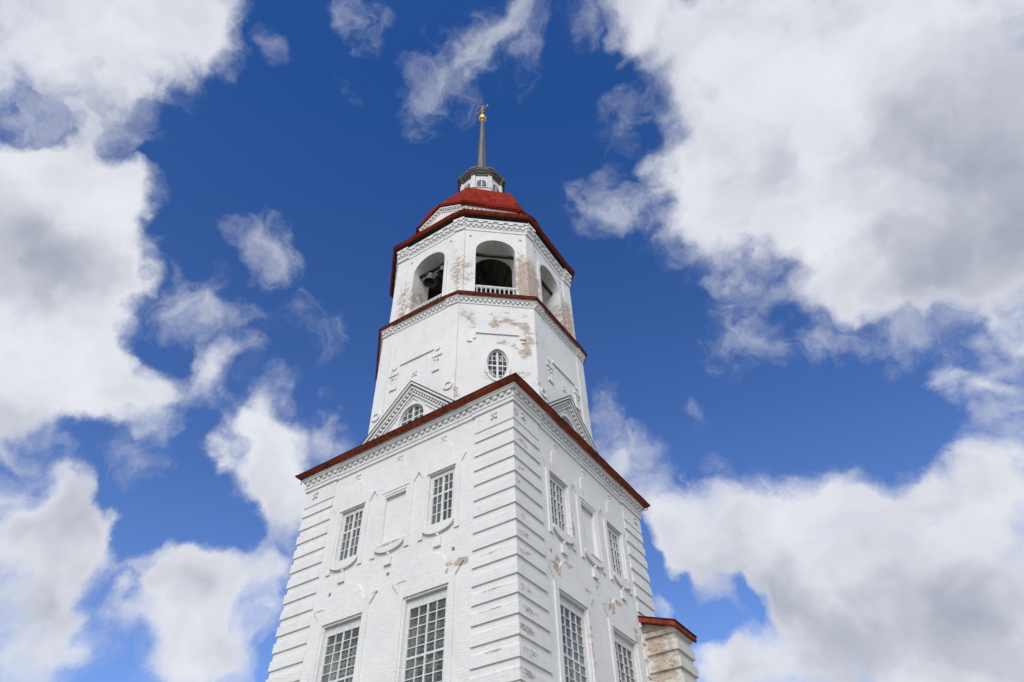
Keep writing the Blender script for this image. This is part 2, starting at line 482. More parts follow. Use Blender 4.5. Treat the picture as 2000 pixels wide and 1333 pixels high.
def mat_boards():
    m, t, b = new_mat('white_painted_boards')
    pos = t.node('ShaderNodeNewGeometry').outputs['Position']
    uv = t.node('ShaderNodeTexCoord').outputs['UV']
    wv = t.node('ShaderNodeTexWave', wave_type='BANDS', bands_direction='X', wave_profile='SAW')
    t.l.new(uv, wv.inputs['Vector']); wv.inputs['Scale'].default_value = 1.9; wv.inputs['Distortion'].default_value = 0.0
    gap = t.step(wv.outputs['Fac'], 0.90, 0.97)
    n = t.noise(t.vec('MULTIPLY', pos, (6, 6, 0.8)), 3.0, 5, 0.65)
    c = t.mix(t.step(n, 0.35, 0.7), c4(0.56, 0.56, 0.57), c4(0.76, 0.765, 0.775))
    c = t.mix(t.math('MULTIPLY', gap, 0.55), c, c4(0.25, 0.25, 0.25))
    t.l.new(c, b.inputs['Base Color']); b.inputs['Roughness'].default_value = 0.75
    t.l.new(t.bump(gap, -0.6, 0.02), b.inputs['Normal'])
    return m

def mat_planks(name, c1, c2):
    m, t, b = new_mat(name)
    pos = t.node('ShaderNodeNewGeometry').outputs['Position']
    wv = t.node('ShaderNodeTexWave', wave_type='BANDS', bands_direction='DIAGONAL', wave_profile='SAW')
    t.l.new(t.vec('MULTIPLY', pos, (1, 1, 0)), wv.inputs['Vector']); wv.inputs['Scale'].default_value = 1.0
    gap = t.step(wv.outputs['Fac'], 0.88, 0.97)
    n = t.noise(t.vec('MULTIPLY', pos, (3, 3, 3)), 2.5, 5, 0.65)
    c = t.mix(t.step(n, 0.35, 0.68), c4(*c1), c4(*c2))
    c = t.mix(gap, c, c4(0.012, 0.009, 0.007))
    t.l.new(c, b.inputs['Base Color']); b.inputs['Roughness'].default_value = 0.85
    return m

def mat_ground():
    m, t, b = new_mat('trodden_grass_ground')
    pos = t.node('ShaderNodeNewGeometry').outputs['Position']
    n = t.noise(pos, 0.22, 6, 0.6); f = t.noise(pos, 5.0, 6, 0.7)
    c = t.mix(t.step(f, 0.35, 0.65), c4(0.045, 0.07, 0.022), c4(0.10, 0.13, 0.045))
    c = t.mix(t.step(n, 0.46, 0.56), c, t.mix(f, c4(0.16, 0.145, 0.12), c4(0.30, 0.28, 0.25)))
    t.l.new(c, b.inputs['Base Color']); b.inputs['Roughness'].default_value = 0.95
    t.l.new(t.bump(f, 0.6, 0.05), b.inputs['Normal'])
    return m

# ------------------------------------------------------------------ geometry helpers
class Frame:
    """A wall's own axes: u along the wall, n outwards, z up."""
    def __init__(s, o, t, n):
        s.o = Vector((o[0], o[1])); s.t = Vector((t[0], t[1])).normalized(); s.n = Vector((n[0], n[1])).normalized()
    def __call__(s, u, n, z):
        p = s.o + s.t * u + s.n * n
        return (p.x, p.y, z)
    def shifted(s, u, n=0.0):
        return Frame(s.o + s.t * u + s.n * n, s.t, s.n)

class MB:
    def __init__(s):
        s.v = []; s.f = []; s.m = []
    def poly(s, pts, mi=0):
        i = len(s.v); s.v += [tuple(p) for p in pts]; s.f.append(tuple(range(i, i + len(pts)))); s.m.append(mi)
    def hexa(s, p, mi=0):
        """p: 8 points, bottom ring 0-3 then top ring 4-7."""
        i = len(s.v); s.v += [tuple(q) for q in p]
        for f in ((3, 2, 1, 0), (4, 5, 6, 7), (0, 1, 5, 4), (1, 2, 6, 5), (2, 3, 7, 6), (3, 0, 4, 7)):
            s.f.append(tuple(i + k for k in f)); s.m.append(mi)
    def box(s, fr, u0, u1, n0, n1, z0, z1, mi=0):
        s.hexa([fr(u0, n1, z0), fr(u1, n1, z0), fr(u1, n0, z0), fr(u0, n0, z0),
                fr(u0, n1, z1), fr(u1, n1, z1), fr(u1, n0, z1), fr(u0, n0, z1)], mi)
    def relief(s, fr, outline, n0, n1, holes=(), hole_to=None, mi=0, sides=True):
        """Flat shape in a wall plane raised from n0 to n1; a hole is sunk to n0 (or hole_to)."""
        rings = [list(outline)] + [list(h) for h in holes]
        flat = [p for r in rings for p in r]
        i = len(s.v); s.v += [fr(u, n1, z) for u, z in flat]
        for tri in tessellate_polygon([[Vector((u, z, 0)) for u, z in r] for r in rings]):
            a, b2, c = tri
            s.f.append((i + a, i + b2, i + c)); s.m.append(mi)
        for k, r in enumerate(rings):
            if k == 0 and not sides: continue
            nb = n0 if (k == 0 or hole_to is None) else hole_to
            for q in range(len(r)):
                a, b2 = r[q], r[(q + 1) % len(r)]
                s.poly([fr(a[0], nb, a[1]), fr(b2[0], nb, b2[1]), fr(b2[0], n1, b2[1]), fr(a[0], n1, a[1])], mi)
    def sweep(s, poly, prof, mi=0, closed=True, cap=False, sub=1, jit=0.0, seed=0.0):
        """Rings of a plan polygon offset outwards by prof[k][0] at height prof[k][1]."""
        rings = []
        for off, z in prof:
            q = offset(poly, off)
            ring = []
            for k in range(len(q)):
                a, b2 = q[k], q[(k + 1) % len(q)]
                for j in range(sub):
                    f = j / sub
                    x, y = a[0] + (b2[0] - a[0]) * f, a[1] + (b2[1] - a[1]) * f
                    w = mnoise.noise(Vector((x * 1.7 + seed, y * 1.7, seed))) * jit if jit else 0.0
                    ring.append((x, y, z + w))
            rings.append(ring)
        i = len(s.v); n = len(rings[0])
        for r in rings: s.v += r
        for a in range(len(rings) - 1):
            for k in range(n):
                k2 = (k + 1) % n
                s.f.append((i + a * n + k, i + a * n + k2, i + (a + 1) * n + k2, i + (a + 1) * n + k)); s.m.append(mi)
        if cap:
            s.f.append(tuple(i + (len(rings) - 1) * n + k for k in range(n))); s.m.append(mi)
    def lathe(s, cx, cy, prof, seg=16, mi=0):
        i = len(s.v)
        for r, z in prof:
            for k in range(seg):
                a = 2 * math.pi * k / seg
                s.v.append((cx + r * math.cos(a), cy + r * math.sin(a), z))
        for a in range(len(prof) - 1):
            for k in range(seg):
                k2 = (k + 1) % seg
                s.f.append((i + a * seg + k, i + a * seg + k2, i + (a + 1) * seg + k2, i + (a + 1) * seg + k)); s.m.append(mi)
    def bar(s, a, b2, w, h, mi=0):
        a = Vector(a); b2 = Vector(b2); d = (b2 - a).normalized()
        side = d.cross(Vector((0, 0, 1)))
        side = side.normalized() if side.length > 1e-4 else Vector((1, 0, 0))
        upv = side.cross(d).normalized()
        pts = []
        for q in (a, b2):
            for su, sv in ((-1, -1), (1, -1), (1, 1), (-1, 1)):
                pts.append(q + side * (su * w / 2) + upv * (sv * h / 2))
        s.hexa(pts, mi)
    def tube(s, pts, r, seg=8, mi=0):
        for a, b2 in zip(pts, pts[1:]):
            a = Vector(a); b2 = Vector(b2); d = (b2 - a).normalized()
            x = d.orthogonal().normalized(); y = d.cross(x)
            i = len(s.v)
            for q in (a, b2):
                for k in range(seg):
                    an = 2 * math.pi * k / seg
                    s.v.append(tuple(q + x * (r * math.cos(an)) + y * (r * math.sin(an))))
            for k in range(seg):
                k2 = (k + 1) % seg
                s.f.append((i + k, i + k2, i + seg + k2, i + seg + k)); s.m.append(mi)
    def build(s, name, mats, parent=None, smooth=False):
        me = bpy.data.meshes.new(name)
        me.from_pydata(s.v, [], s.f)
        mats = mats if isinstance(mats, (list, tuple)) else [mats]
        for m in mats: me.materials.append(m)
        me.polygons.foreach_set('material_index', s.m)
        if smooth: me.polygons.foreach_set('use_smooth', [True] * len(s.f))
        me.update()
        uvl = me.uv_layers.new(name='UVMap')
        for p in me.polygons:
            n = p.normal
            if abs(n.z) < 0.75:
                h = math.hypot(n.x, n.y)
                tx, ty = -n.y / h, n.x / h
                for li in p.loop_indices:
                    v = me.vertices[me.loops[li].vertex_index].co
                    uvl.data[li].uv = (v.x * tx + v.y * ty, v.z)
            else:
                for li in p.loop_indices:
                    v = me.vertices[me.loops[li].vertex_index].co
                    uvl.data[li].uv = (v.x, v.y)
        o = bpy.data.objects.new(name, me)
        COL.objects.link(o)
        if parent is not None: put_under(o, parent)
        return o

def put_under(o, parent):
    o.parent = parent
    o.matrix_parent_inverse = world_of(parent).inverted()

def world_of(o):
    m = Matrix.Translation(o.location)
    if o.parent is not None:
        m = world_of(o.parent) @ o.matrix_parent_inverse @ m
    return m

def thing(name, loc, label, category, group=None):
    e = bpy.data.objects.new(name, None)
    e.location = loc; e.empty_display_size = 0.5
    COL.objects.link(e)
    e['label'] = label; e['category'] = category
    if group: e['group'] = group
    return e

def offset(poly, e):
    """Counter-clockwise polygon with every edge moved outwards by e."""
    n = len(poly); lines = []
    for k in range(n):
        a = Vector(poly[k]); b2 = Vector(poly[(k + 1) % n]); d = (b2 - a).normalized()
        nn = Vector((d.y, -d.x))
        lines.append((a + nn * e, d))
    out = []
    for k in range(n):
        p1, d1 = lines[k - 1]; p2, d2 = lines[k]
        den = d1.x * d2.y - d1.y * d2.x
        if abs(den) < 1e-6: out.append((p2.x, p2.y)); continue
        tt = ((p2.x - p1.x) * d2.y - (p2.y - p1.y) * d2.x) / den
        q = p1 + d1 * tt
        out.append((q.x, q.y))
    return out

def edge_frame(poly, k, centre_shift=0.0):
    a = Vector(poly[k]); b2 = Vector(poly[(k + 1) % len(poly)])
    d = (b2 - a).normalized()
    return Frame((a + b2) / 2 + d * centre_shift, d, (d.y, -d.x)), (b2 - a).length

def ellipse(cu, cz, ru, rz, a0=0.0, a1=360.0, seg=32):
    full = abs(a1 - a0) >= 359.9
    n = seg if full else seg + 1
    return [(cu + ru * math.cos(R(a0 + (a1 - a0) * k / seg)), cz + rz * math.sin(R(a0 + (a1 - a0) * k / seg))) for k in range(n)]

def arch_outline(hw, zb, zs, rise, seg=18):
    """Opening: flat foot at zb, springing at zs, elliptical head."""
    return [(-hw, zb), (hw, zb)] + ellipse(0, zs, hw, rise, 0, 180, seg)

def rect(u0, u1, z0, z1):
    return [(u0, z0), (u1, z0), (u1, z1), (u0, z1)]

# ------------------------------------------------------------------ materials in use
W_LEFT = mat_whitewash('whitewash_street_side', [
    ((2.62, -4.45, 9.42), (0.36, 0.5, 0.20), 1.15), ((2.20, -4.45, 9.50), (0.14, 0.5, 0.26), 0.85), ((2.15, -4.45, 9.2), (0.10, 0.5, 0.22), 0.75),
    ((-2.72, -4.45, 9.43), (0.40, 0.5, 0.06), 1.0), ((0.40, -4.45, 9.42), (0.42, 0.5, 0.06), 0.9), ((-0.55, -4.45, 9.40), (0.28, 0.5, 0.07), 0.9),
    ((-0.10, -4.5, 10.80), (0.55, 0.5, 0.07), 1.05), ((-1.15, -4.45, 9.62), (0.12, 0.4, 0.25), 0.55)], wear=-0.36)
W_RIGHT = mat_whitewash('whitewash_shaded_side', [
    ((4.45, -2.35, 9.62), (0.5, 0.22, 0.42), 1.0), ((4.45, -2.62, 9.55), (0.5, 0.30, 0.18), 0.8), ((4.45, -1.85, 9.85), (0.5, 0.55, 0.16), 0.75),
    ((4.45, 0.55, 9.45), (0.5, 0.36, 0.16), 0.85), ((4.45, 0.85, 9.52), (0.5, 0.18, 0.34), 1.05), ((4.45, 1.30, 9.82), (0.5, 0.50, 0.14), 0.85),
    ((4.45, -0.55, 9.50), (0.5, 0.40, 0.12), 0.85), ((4.5, 0.0, 10.80), (0.5, 0.55, 0.08), 1.05), ((4.5, -1.25, 11.3), (0.5, 0.14, 0.9), 0.72),
    ((4.5, -1.85, 10.85), (0.5, 0.5, 0.10), 0.7), ((4.45, 2.35, 9.2), (0.5, 0.2, 0.5), 0.8), ((4.5, -0.75, 8.0), (0.5, 0.10, 1.4), 0.7), ((4.5, 2.3, 10.9), (0.5, 0.12, 0.5), 0.6)],
    wear=-0.33)
qb = []
for k, (u, w, a) in enumerate([(-4.25, .22, .8), (-3.95, .45, .95), (-4.4, .1, .4), (-4.0, .5, .7), (-4.3, .2, .8), (-4.0, .3, .35), (-4.1, .3, .6), (-4.0, .5, .75), (-4.1, .5, .8), (-4.2, .3, .45), (-4.05, .5, .75), (-3.9, .6, .85), (-4.1, .5, 1.0), (-3.95, .6, .8), (-4.1, .6, .9)]):
    zk = 13.19 - 0.513 * k
    qb.append(((4.5, u, zk + 0.20), (0.35, w, 0.15), a))
qb.append(((4.5, -4.28, 13.80), (0.35, 0.18, 0.30), 0.75))
for k in (8, 10, 11, 13):
    qb.append(((3.7, -4.5, 13.19 - 0.513 * k + 0.27), (0.7, 0.25, 0.045), 0.85))
W_QUOIN = mat_whitewash('whitewash_quoins', qb, wear=-0.34)
DX, DY = -0.05, -0.14
def fpt(tt, z, d=4.2):
    s = math.sqrt(0.5)
    return (DX + s * d + s * tt, DY - s * d + s * tt, z)
W_DRUM = mat_whitewash('whitewash_octagon', [
    (fpt(-1.15, 20.25), (0.55, 0.55, 0.45), 0.72), (fpt(-0.95, 19.65), (0.30, 0.30, 0.40), 0.9), (fpt(-1.35, 19.5), (0.14, 0.14, 0.9), 0.75), (fpt(-1.0, 18.95), (0.18, 0.18, 0.25), 0.85),
    (fpt(-0.05, 19.75), (0.32, 0.32, 0.42), 0.98), (fpt(0.5, 19.95), (0.38, 0.38, 0.26), 0.95), (fpt(0.15, 20.35), (0.9, 0.9, 0.25), 0.6), (fpt(1.0, 19.75), (0.42, 0.42, 0.30), 0.95), (fpt(1.15, 20.3), (0.22, 0.22, 0.2), 0.75),
    (fpt(1.22, 19.0), (0.26, 0.26, 0.85), 0.95), (fpt(1.05, 18.25), (0.40, 0.40, 0.32), 0.92), (fpt(0.25, 18.75), (0.45, 0.45, 0.22), 0.8), (fpt(0.7, 18.6), (0.16, 0.16, 0.2), 0.7), (fpt(1.5, 18.9), (0.2, 0.2, 0.2), 0.7), (fpt(1.5, 19.5), (0.16, 0.16, 0.25), 0.6),
    (fpt(1.0, 17.2), (0.36, 0.36, 0.32), 0.72), (fpt(1.45, 16.8), (0.24, 0.24, 0.5), 0.75), (fpt(-0.4, 17.0), (0.35, 0.35, 0.3), 0.62),
    (fpt(-1.46, 17.3), (0.16, 0.16, 0.9), 0.85), (fpt(-1.4, 16.2), (0.2, 0.2, 0.6), 0.95), (fpt(-1.5, 18.5), (0.10, 0.10, 0.8), 0.6), (fpt(2.1, 17.2), (0.3, 0.3, 0.4), 0.5),
    ((1.3, -4.25, 16.05), (0.9, 0.4, 0.35), 0.45), ((4.1, 1.9, 17.5), (0.25, 0.35, 2.5), 0.62), ((-1.25, -4.2, 18.9), (0.08, 0.3, 2.0), 0.5)], wear=-0.33)
W_BELFRY = mat_whitewash('whitewash_belfry', [
    (fpt(-1.75, 23.1, 3.9), (0.50, 0.50, 2.0), 0.85), (fpt(-1.15, 23.0, 4.1), (0.36, 0.36, 1.8), 0.75), (fpt(1.15, 23.1, 4.05), (0.40, 0.40, 1.9), 1.0), (fpt(1.75, 23.0, 3.9), (0.55, 0.55, 1.9), 1.0), (fpt(1.45, 22.2, 3.95), (0.6, 0.6, 0.8), 0.75),
    ((-1.4, -3.95, 22.7), (0.45, 0.5, 2.0), 0.8), ((-0.9, -3.5, 23.0), (0.25, 0.8, 1.7), 0.72), ((3.75, 1.15, 23.2), (0.5, 0.45, 2.0), 0.95), ((3.6, 1.75, 23.2), (0.5, 0.6, 2.0), 0.95), ((3.4, 0.75, 22.9), (0.7, 0.3, 1.4), 0.78), ((3.65, -1.25, 23.0), (0.3, 0.3, 1.4), 0.5), ((-2.1, -3.6, 22.8), (0.5, 0.5, 1.6), 0.66),
    (fpt(0.95, 22.6, 3.6), (0.2, 0.9, 1.0), 0.5)], wear=-0.26)
W_GABLE = mat_whitewash('whitewash_gables', [((1.1, -4.35, 16.7), (0.9, 0.4, 0.3), 0.45)], wear=-0.34, dirt=0.3)
W_ANNEX = mat_whitewash('decayed_whitewash', [
    ((4.95, 3.0, 9.35), (0.60, 0.4, 0.30), 0.72), ((4.72, 3.0, 9.15), (0.32, 0.4, 0.30), 0.90), ((5.0, 3.0, 8.85), (0.70, 0.4, 0.45), 0.72), ((4.9, 3.0, 8.86), (0.20, 0.4, 0.15), 0.65), ((5.0, 3.0, 8.30), (0.72, 0.4, 0.40), 0.72), ((4.85, 3.0, 8.0), (0.55, 0.4, 0.20), 0.79), ((5.0, 3.0, 7.5), (0.7, 0.4, 0.5), 0.61)],
    wear=-0.16, tint=(0.76, 0.735, 0.66), dirt=0.85)
SOFFIT = mat_soffit()
REDROOF = mat_red_roof()
REDLAP = mat_simple('dark_red_lap', (0.16, 0.016, 0.008), 0.7, 0.0, 0.3, 6.0)
LIP_SHADE = mat_simple('dark_sheet_edge_and_shade', (0.030, 0.022, 0.020), 0.6, 0.0, 0.4, 9.0)
GREYBOARD = mat_simple('weathered_grey_board', (0.36, 0.36, 0.35), 0.85, 0.0, 0.3, 5.0)
WOODWHITE = mat_simple('white_window_paint', (0.74, 0.74, 0.73), 0.6, 0.0, 0.14, 12.0, (1, 1, 1), 0.3)
GLASS = mat_glass()
BOARDS = mat_boards()
LANTERNGREY = mat_simple('grey_painted_cornice', (0.155, 0.145, 0.135), 0.65, 0.0, 0.3, 9.0)
SPIREMETAL = mat_simple('grey_sheet_spire', (0.150, 0.142, 0.130), 0.5, 0.35, 0.35, 5.0, (1, 1, 3))
GOLD = mat_simple('gilt_copper', (0.72, 0.45, 0.13), 0.34, 1.0, 0.12, 9.0, bump=0.1)
COPPER = mat_simple('dull_copper', (0.62, 0.36, 0.22), 0.45, 0.6, 0.2, 9.0)
BRONZE = mat_simple('dark_bronze', (0.17, 0.165, 0.155), 0.5, 0.35, 0.3, 7.0)
TIMBER = mat_simple('old_dark_timber', (0.060, 0.045, 0.034), 0.9, 0.0, 0.35, 5.0, (4, 4, 1))
CEILING = mat_planks('old_ceiling_planks', (0.075, 0.058, 0.045), (0.16, 0.125, 0.095))
IRON_DARK = mat_simple('black_iron_and_dark_holes', (0.03, 0.03, 0.03), 0.6, 0.5, 0.2, 9.0)

# ------------------------------------------------------------------ the setting
g = MB()
g.poly([(-3000, -3000, GROUND_Z), (3000, -3000, GROUND_Z), (3000, 3000, GROUND_Z), (-3000, 3000, GROUND_Z)])
ground = g.build('ground', mat_ground())
ground['kind'] = 'structure'

# ------------------------------------------------------------------ the bell tower
TOWER = thing('bell_tower', (DX, DY, GROUND_Z), 'tall whitewashed brick church bell tower in tiers with red eaves and a thin grey spire', 'bell tower')

MAINP = [(-4.42, -4.42), (4.42, -4.42), (4.42, 4.22), (-4.42, 4.22)]
FL = Frame((-0.10, -4.42), (1, 0), (0, -1))
FR = Frame((4.42, -0.06), (0, 1), (1, 0))
FBK = Frame((0, 4.22), (-1, 0), (0, 1))
FLB = Frame((-4.42, -0.10), (0, -1), (-1, 0))
UPW, LOW = (-1.86, 1.86), (-1.55, 1.55)
WALLTOP = 14.95

def main_wall(fr, u0, u1, windows, mat, putlogs=()):
    m = MB()
    holes = []
    if windows:
        for u in UPW: holes.append(rect(u - .50, u + .50, 10.88, 12.70))
        for u in LOW: holes.append(rect(u - .735, u + .735, 4.35, 8.87))
        holes.append(rect(-.42, .42, 10.84, 12.57))
        deep = len(holes)
    outer = rect(u0, u1, GROUND_Z, WALLTOP)
    if windows:
        niche = holes.pop()
        small = [rect(u - .055, u + .055, z - .06, z + .06) for u, z in putlogs]
        m.relief(fr, outer, 0, 0, holes + [niche] + small, hole_to=-0.75, sides=False)
        m.box(fr, -.60, .60, -.30, -.10, 10.7, 12.7)            # back of the blind niche
        for u, z in putlogs: m.box(fr, u - .09, u + .09, -.5, -.22, z - .1, z + .1)
    else:
        m.relief(fr, outer, 0, 0, sides=False)
    return m.build('wall', mat, TOWER)
main_wall(FL, -4.32, 4.52, True, W_LEFT, [(0.03, 9.85), (2.42, 9.89), (-2.30, 9.87)])
main_wall(FR, -4.36, 4.28, True, W_RIGHT, [(-2.55, 9.95), (0.10, 9.86), (2.0, 9.8)])
main_wall(FBK, -4.42, 4.42, False, W_LEFT)
main_wall(FLB, -4.32, 4.32, False, W_LEFT)

# quoins: courses of projecting blocks on each corner
def quoin(cx, cy, sx, sy, mat):
    m = MB()
    L = 1.40
    for k in range(28):
        z0 = 13.19 - 0.513 * k
        if z0 < GROUND_Z - 0.3: break
        jx = [random.uniform(-.006, .006) for _ in range(3)]
        prof = [(0.0, z0), (0.048, z0 + jx[0]), (0.046 + jx[1], z0 + 0.295), (0.0, z0 + 0.325)]
        for a, b2 in zip(prof, prof[1:]):
            def ring(e, z):
                x1, y1 = cx + sx * e, cy + sy * e
                return [(cx - sx * L, y1, z), (x1, y1, z), (x1, cy - sy * L, z), (cx - sx * L, cy - sy * L, z)]
            A, B = ring(*a), ring(*b2)
            for q in (0, 1): m.poly([A[q], A[q + 1], B[q + 1], B[q]])
            # block ends
            inn = ring(-0.02, a[1]), ring(-0.02, b2[1])
            m.poly([A[0], inn[0][0], inn[1][0], B[0]]); m.poly([A[2], inn[0][2], inn[1][2], B[2]])
    return m.build('quoin', mat, TOWER)
quoin(4.415, -4.415, 1, -1, W_QUOIN)
quoin(-4.415, -4.415, -1, -1, W_LEFT)
quoin(4.415, 4.215, 1, 1, W_RIGHT)
quoin(-4.415, 4.215, -1, 1, W_LEFT)

# flat pilaster above each quoin, carrying the frieze
def corner_pilaster(cx, cy, sx, sy, mat):
    m = MB()
    x1, y1, L, e = cx + sx * .045, cy + sy * .045, 1.40, 0.045
    z0, z1 = 13.55, 14.9
    xi, yi = cx - sx * L, cy - sy * L
    m.poly([(xi, y1, z0), (x1, y1, z0), (x1, y1, z1), (xi, y1, z1)])
    m.poly([(x1, y1, z0), (x1, yi, z0), (x1, yi, z1), (x1, y1, z1)])
    m.poly([(xi, y1, z0), (xi, cy, z0), (xi, cy, z1), (xi, y1, z1)])
    m.poly([(x1, yi, z0), (cx, yi, z0), (cx, yi, z1), (x1, yi, z1)])
    m.poly([(xi, y1, z0), (xi, cy, z0), (cx, cy, z0), (x1, y1, z0)])
    m.poly([(x1, yi, z0), (cx, yi, z0), (cx, cy, z0), (x1, y1, z0)])
    return m.build('corner_pilaster', mat, TOWER)
corner_pilaster(4.415, -4.415, 1, -1, W_QUOIN)
corner_pilaster(-4.415, -4.415, -1, -1, W_LEFT)
corner_pilaster(4.415, 4.215, 1, 1, W_RIGHT)

def dentils(m, poly, off, z0, z1, pitch, depth, width=0.52, skip=None, under=True):
    q = offset(poly, off)
    for k in range(len(q)):
        if skip and k in skip: continue
        fr, L = edge_frame(q, k)
        n = max(1, int(round(L / pitch)))
        p = L / n
        for j in range(n):
            u = -L / 2 + (j + .5) * p + random.uniform(-.008, .008)
            w = p * width / 2
            dz = random.uniform(-.008, .008)
            m.box(fr, u - w, u + w, -.02, depth, z0 + dz, z1)

# main cornice
m = MB()
m.sweep(MAINP, [(-.02, 14.17), (.045, 14.20), (.05, 14.32), (.075, 14.335), (.075, 14.40), (.06, 14.41), (.06, 14.60), (.165, 14.605), (.17, 14.66), (.21, 14.675), (.21, 14.72), (.0, 14.73)], sub=1)
dentils(m, MAINP, .06, 14.48, 14.60, .25, .065)
for sx, sy, cx, cy in ((1, -1, 4.42, -4.42), (-1, -1, -4.42, -4.42), (1, 1, 4.42, 4.22)):
    # the cornice breaks forward over the corner pilasters
    pts = [(cx - sx * 1.40, cy), (cx, cy), (cx, cy - sy * 1.40), (cx - sx * 1.40, cy - sy * 1.40)]
    if sx * sy < 0 and sx > 0: pts = [(cx - 1.4, cy), (cx, cy), (cx, cy + 1.4), (cx - 1.4, cy + 1.4)]
    elif sx < 0: pts = [(cx, cy), (cx + 1.4, cy), (cx + 1.4, cy + 1.4), (cx, cy + 1.4)]
    else: pts = [(cx - 1.4, cy - 1.4), (cx, cy - 1.4), (cx, cy), (cx - 1.4, cy)]
    m.sweep(pts, [(.045, 14.172), (.09, 14.198), (.095, 14.322), (.12, 14.337), (.12, 14.402), (.10, 14.412), (.10, 14.602), (.20, 14.607), (.205, 14.662), (.24, 14.677), (.24, 14.722), (.0, 14.732)])
    dentils(m, pts, .10, 14.478, 14.602, .25, .065)
m.build('cornice', W_GABLE, TOWER)

m = MB()
SUB = 34
m.sweep(MAINP, [(.10, 14.725), (.22, 14.727), (.27, 14.742)], 0, sub=SUB, jit=.012)                       # grey board
m.sweep(MAINP, [(.25, 14.735), (.27, 14.738), (.40, 14.805), (.415, 14.845)], 1, sub=SUB, jit=.02)    # red eave boards
m.sweep(MAINP, [(.405, 14.835), (.435, 14.842), (.44, 14.875), (.42, 14.882)], 2, sub=SUB, jit=.03)    # sheet edge
m.sweep(MAINP, [(.42, 14.882), (-.35, 15.25), (-1.6, 15.7)], 3, sub=SUB, jit=.02, cap=True)
m.build('eave_roof', [GREYBOARD, SOFFIT, LIP_SHADE, LIP_SHADE], TOWER)

# gutter hooks left hanging at the eave corners
for (x, y) in ((-4.70, -4.74), (4.72, 4.50)):
    m = MB()
    pts = []
    for k in range(9):
        a = R(90 - 34 * k)
        pts.append((x + (.07 * math.cos(a) if abs(x) > 0 else 0), y + .02 * k * (1 if y < 0 else -1), 14.66 + .085 * math.sin(a)))
    m.tube(pts, .014, 6)
    m.build('gutter_hook', IRON_DARK, TOWER)

# ------------------------------------------------------------------ windows of the main block
def casing(fr, uc, z0, z1, hw, side, top, bot, n1, verts, rows, depth=.07):
    m = MB()
    m.box(fr, uc - hw, uc - hw + side, n1 - depth, n1, z0, z1)
    m.box(fr, uc + hw - side, uc + hw, n1 - depth, n1, z0, z1)
    m.box(fr, uc - hw + side, uc + hw - side, n1 - depth, n1 - .002, z1 - top, z1)
    m.box(fr, uc - hw + side, uc + hw - side, n1 - depth, n1 - .002, z0, z0 + bot)
    a, b2 = uc - hw + side, uc + hw - side
    # narrow inner sash edge
    for du, w in verts: m.box(fr, uc + du - w / 2, uc + du + w / 2, n1 - depth + .01, n1 - .012, z0 + bot, z1 - top)
    for z, w in rows: m.box(fr, a, b2, n1 - depth + .014, n1 - .016, z - w / 2, z + w / 2)
    return m

def upper_window(fr, u, mat_wall):
    w = casing(fr, u, 10.885, 12.695, .495, .125, .15, .10, -.075, [(0, .085), (-.205, .028), (.205, .028)],
               [(11.96, .065), (12.26, .026), (11.64, .026), (11.32, .026)]).build('window', WOODWHITE, TOWER)
    m = MB(); m.box(fr, u - .38, u + .38, -.118, -.112, 10.97, 12.56)
    m.build('pane', GLASS, w)

def lower_window(fr, u, grille):
    rows = [(8.60 - .262 * k, .026) for k in range(1, 16) if k != 5] + [(7.29, .06)]
    w = casing(fr, u, 4.36, 8.865, .73, .11, .255, .15, -.10, [(0, .052), (-.31, .026), (.31, .026)], rows).build('window', WOODWHITE, TOWER)
    m = MB(); m.box(fr, u - .63, u + .63, -.145, -.139, 4.45, 8.63)
    m.build('pane', GLASS, w)
    m = casing(fr, u, 4.36, 8.865, .73, .12, .20, .15, -.56, [(0, .07), (-.31, .03), (.31, .03)], [(7.29, .16)] + [(8.45 - .262 * k, .05) for k in range(0, 15) if k != 4])
    m.build('inner_sash', WOODWHITE, w)
    if grille:
        m = MB()
        k = 0
        for s in (-1, 1):
            for j in range(-14, 40):
                c = 4.3 + j * .17
                # clip a diagonal of slope s to the opening
                ua, ub = u - .70, u + .70
                pa = [(uu, c + s * (uu - u)) for uu in (ua, ub)]
                za, zb = pa[0][1], pa[1][1]
                lo, hi = 4.4, 8.8
                def cut(p, q):
                    (u1, z1), (u2, z2) = p, q
                    if z1 > z2: (u1, z1), (u2, z2) = (u2, z2), (u1, z1)
                    if z2 < lo or z1 > hi: return None
                    if z1 < lo: u1 += (u2 - u1) * (lo - z1) / (z2 - z1); z1 = lo
                    if z2 > hi: u2 = u1 + (u2 - u1) * (hi - z1) / (z2 - z1); z2 = hi
                    return (u1, z1), (u2, z2)
                cc = cut(*pa)
                if cc: m.bar(fr(cc[0][0], -.42 - .012 * (s > 0), cc[0][1]), fr(cc[1][0], -.42 - .012 * (s > 0), cc[1][1]), .014, .014)
        m.build('grille', IRON_DARK, w)

def surround_upper():
    o = [(.575, 10.54), (.75, 10.54), (.75, 12.73), (.94, 13.03), (.36, 13.14), (.335, 13.50), (.28, 13.60), (.13, 13.70), (.07, 13.80)]
    left = [(-a, z) for a, z in reversed(o)]
    inner = [(-.57, 12.74), (.57, 12.74)]
    return [(-.575, 10.54)] + [] + [(-.57, 12.74), (.57, 12.74)] + o + left[:-1]

def surround_lower():
    o = [(.81, 3.9), (1.0, 3.9), (1.0, 9.11), (1.26, 9.44), (.70, 9.36), (.66, 9.48)] + ellipse(0, 9.48, .66, .50, 8, 82, 9) + [(0, 9.98)]
    left = [(-a, z) for a, z in reversed(o[:-1])]
    return [(-.81, 3.9), (-.80, 8.93), (.80, 8.93)] + o + left[:-1]

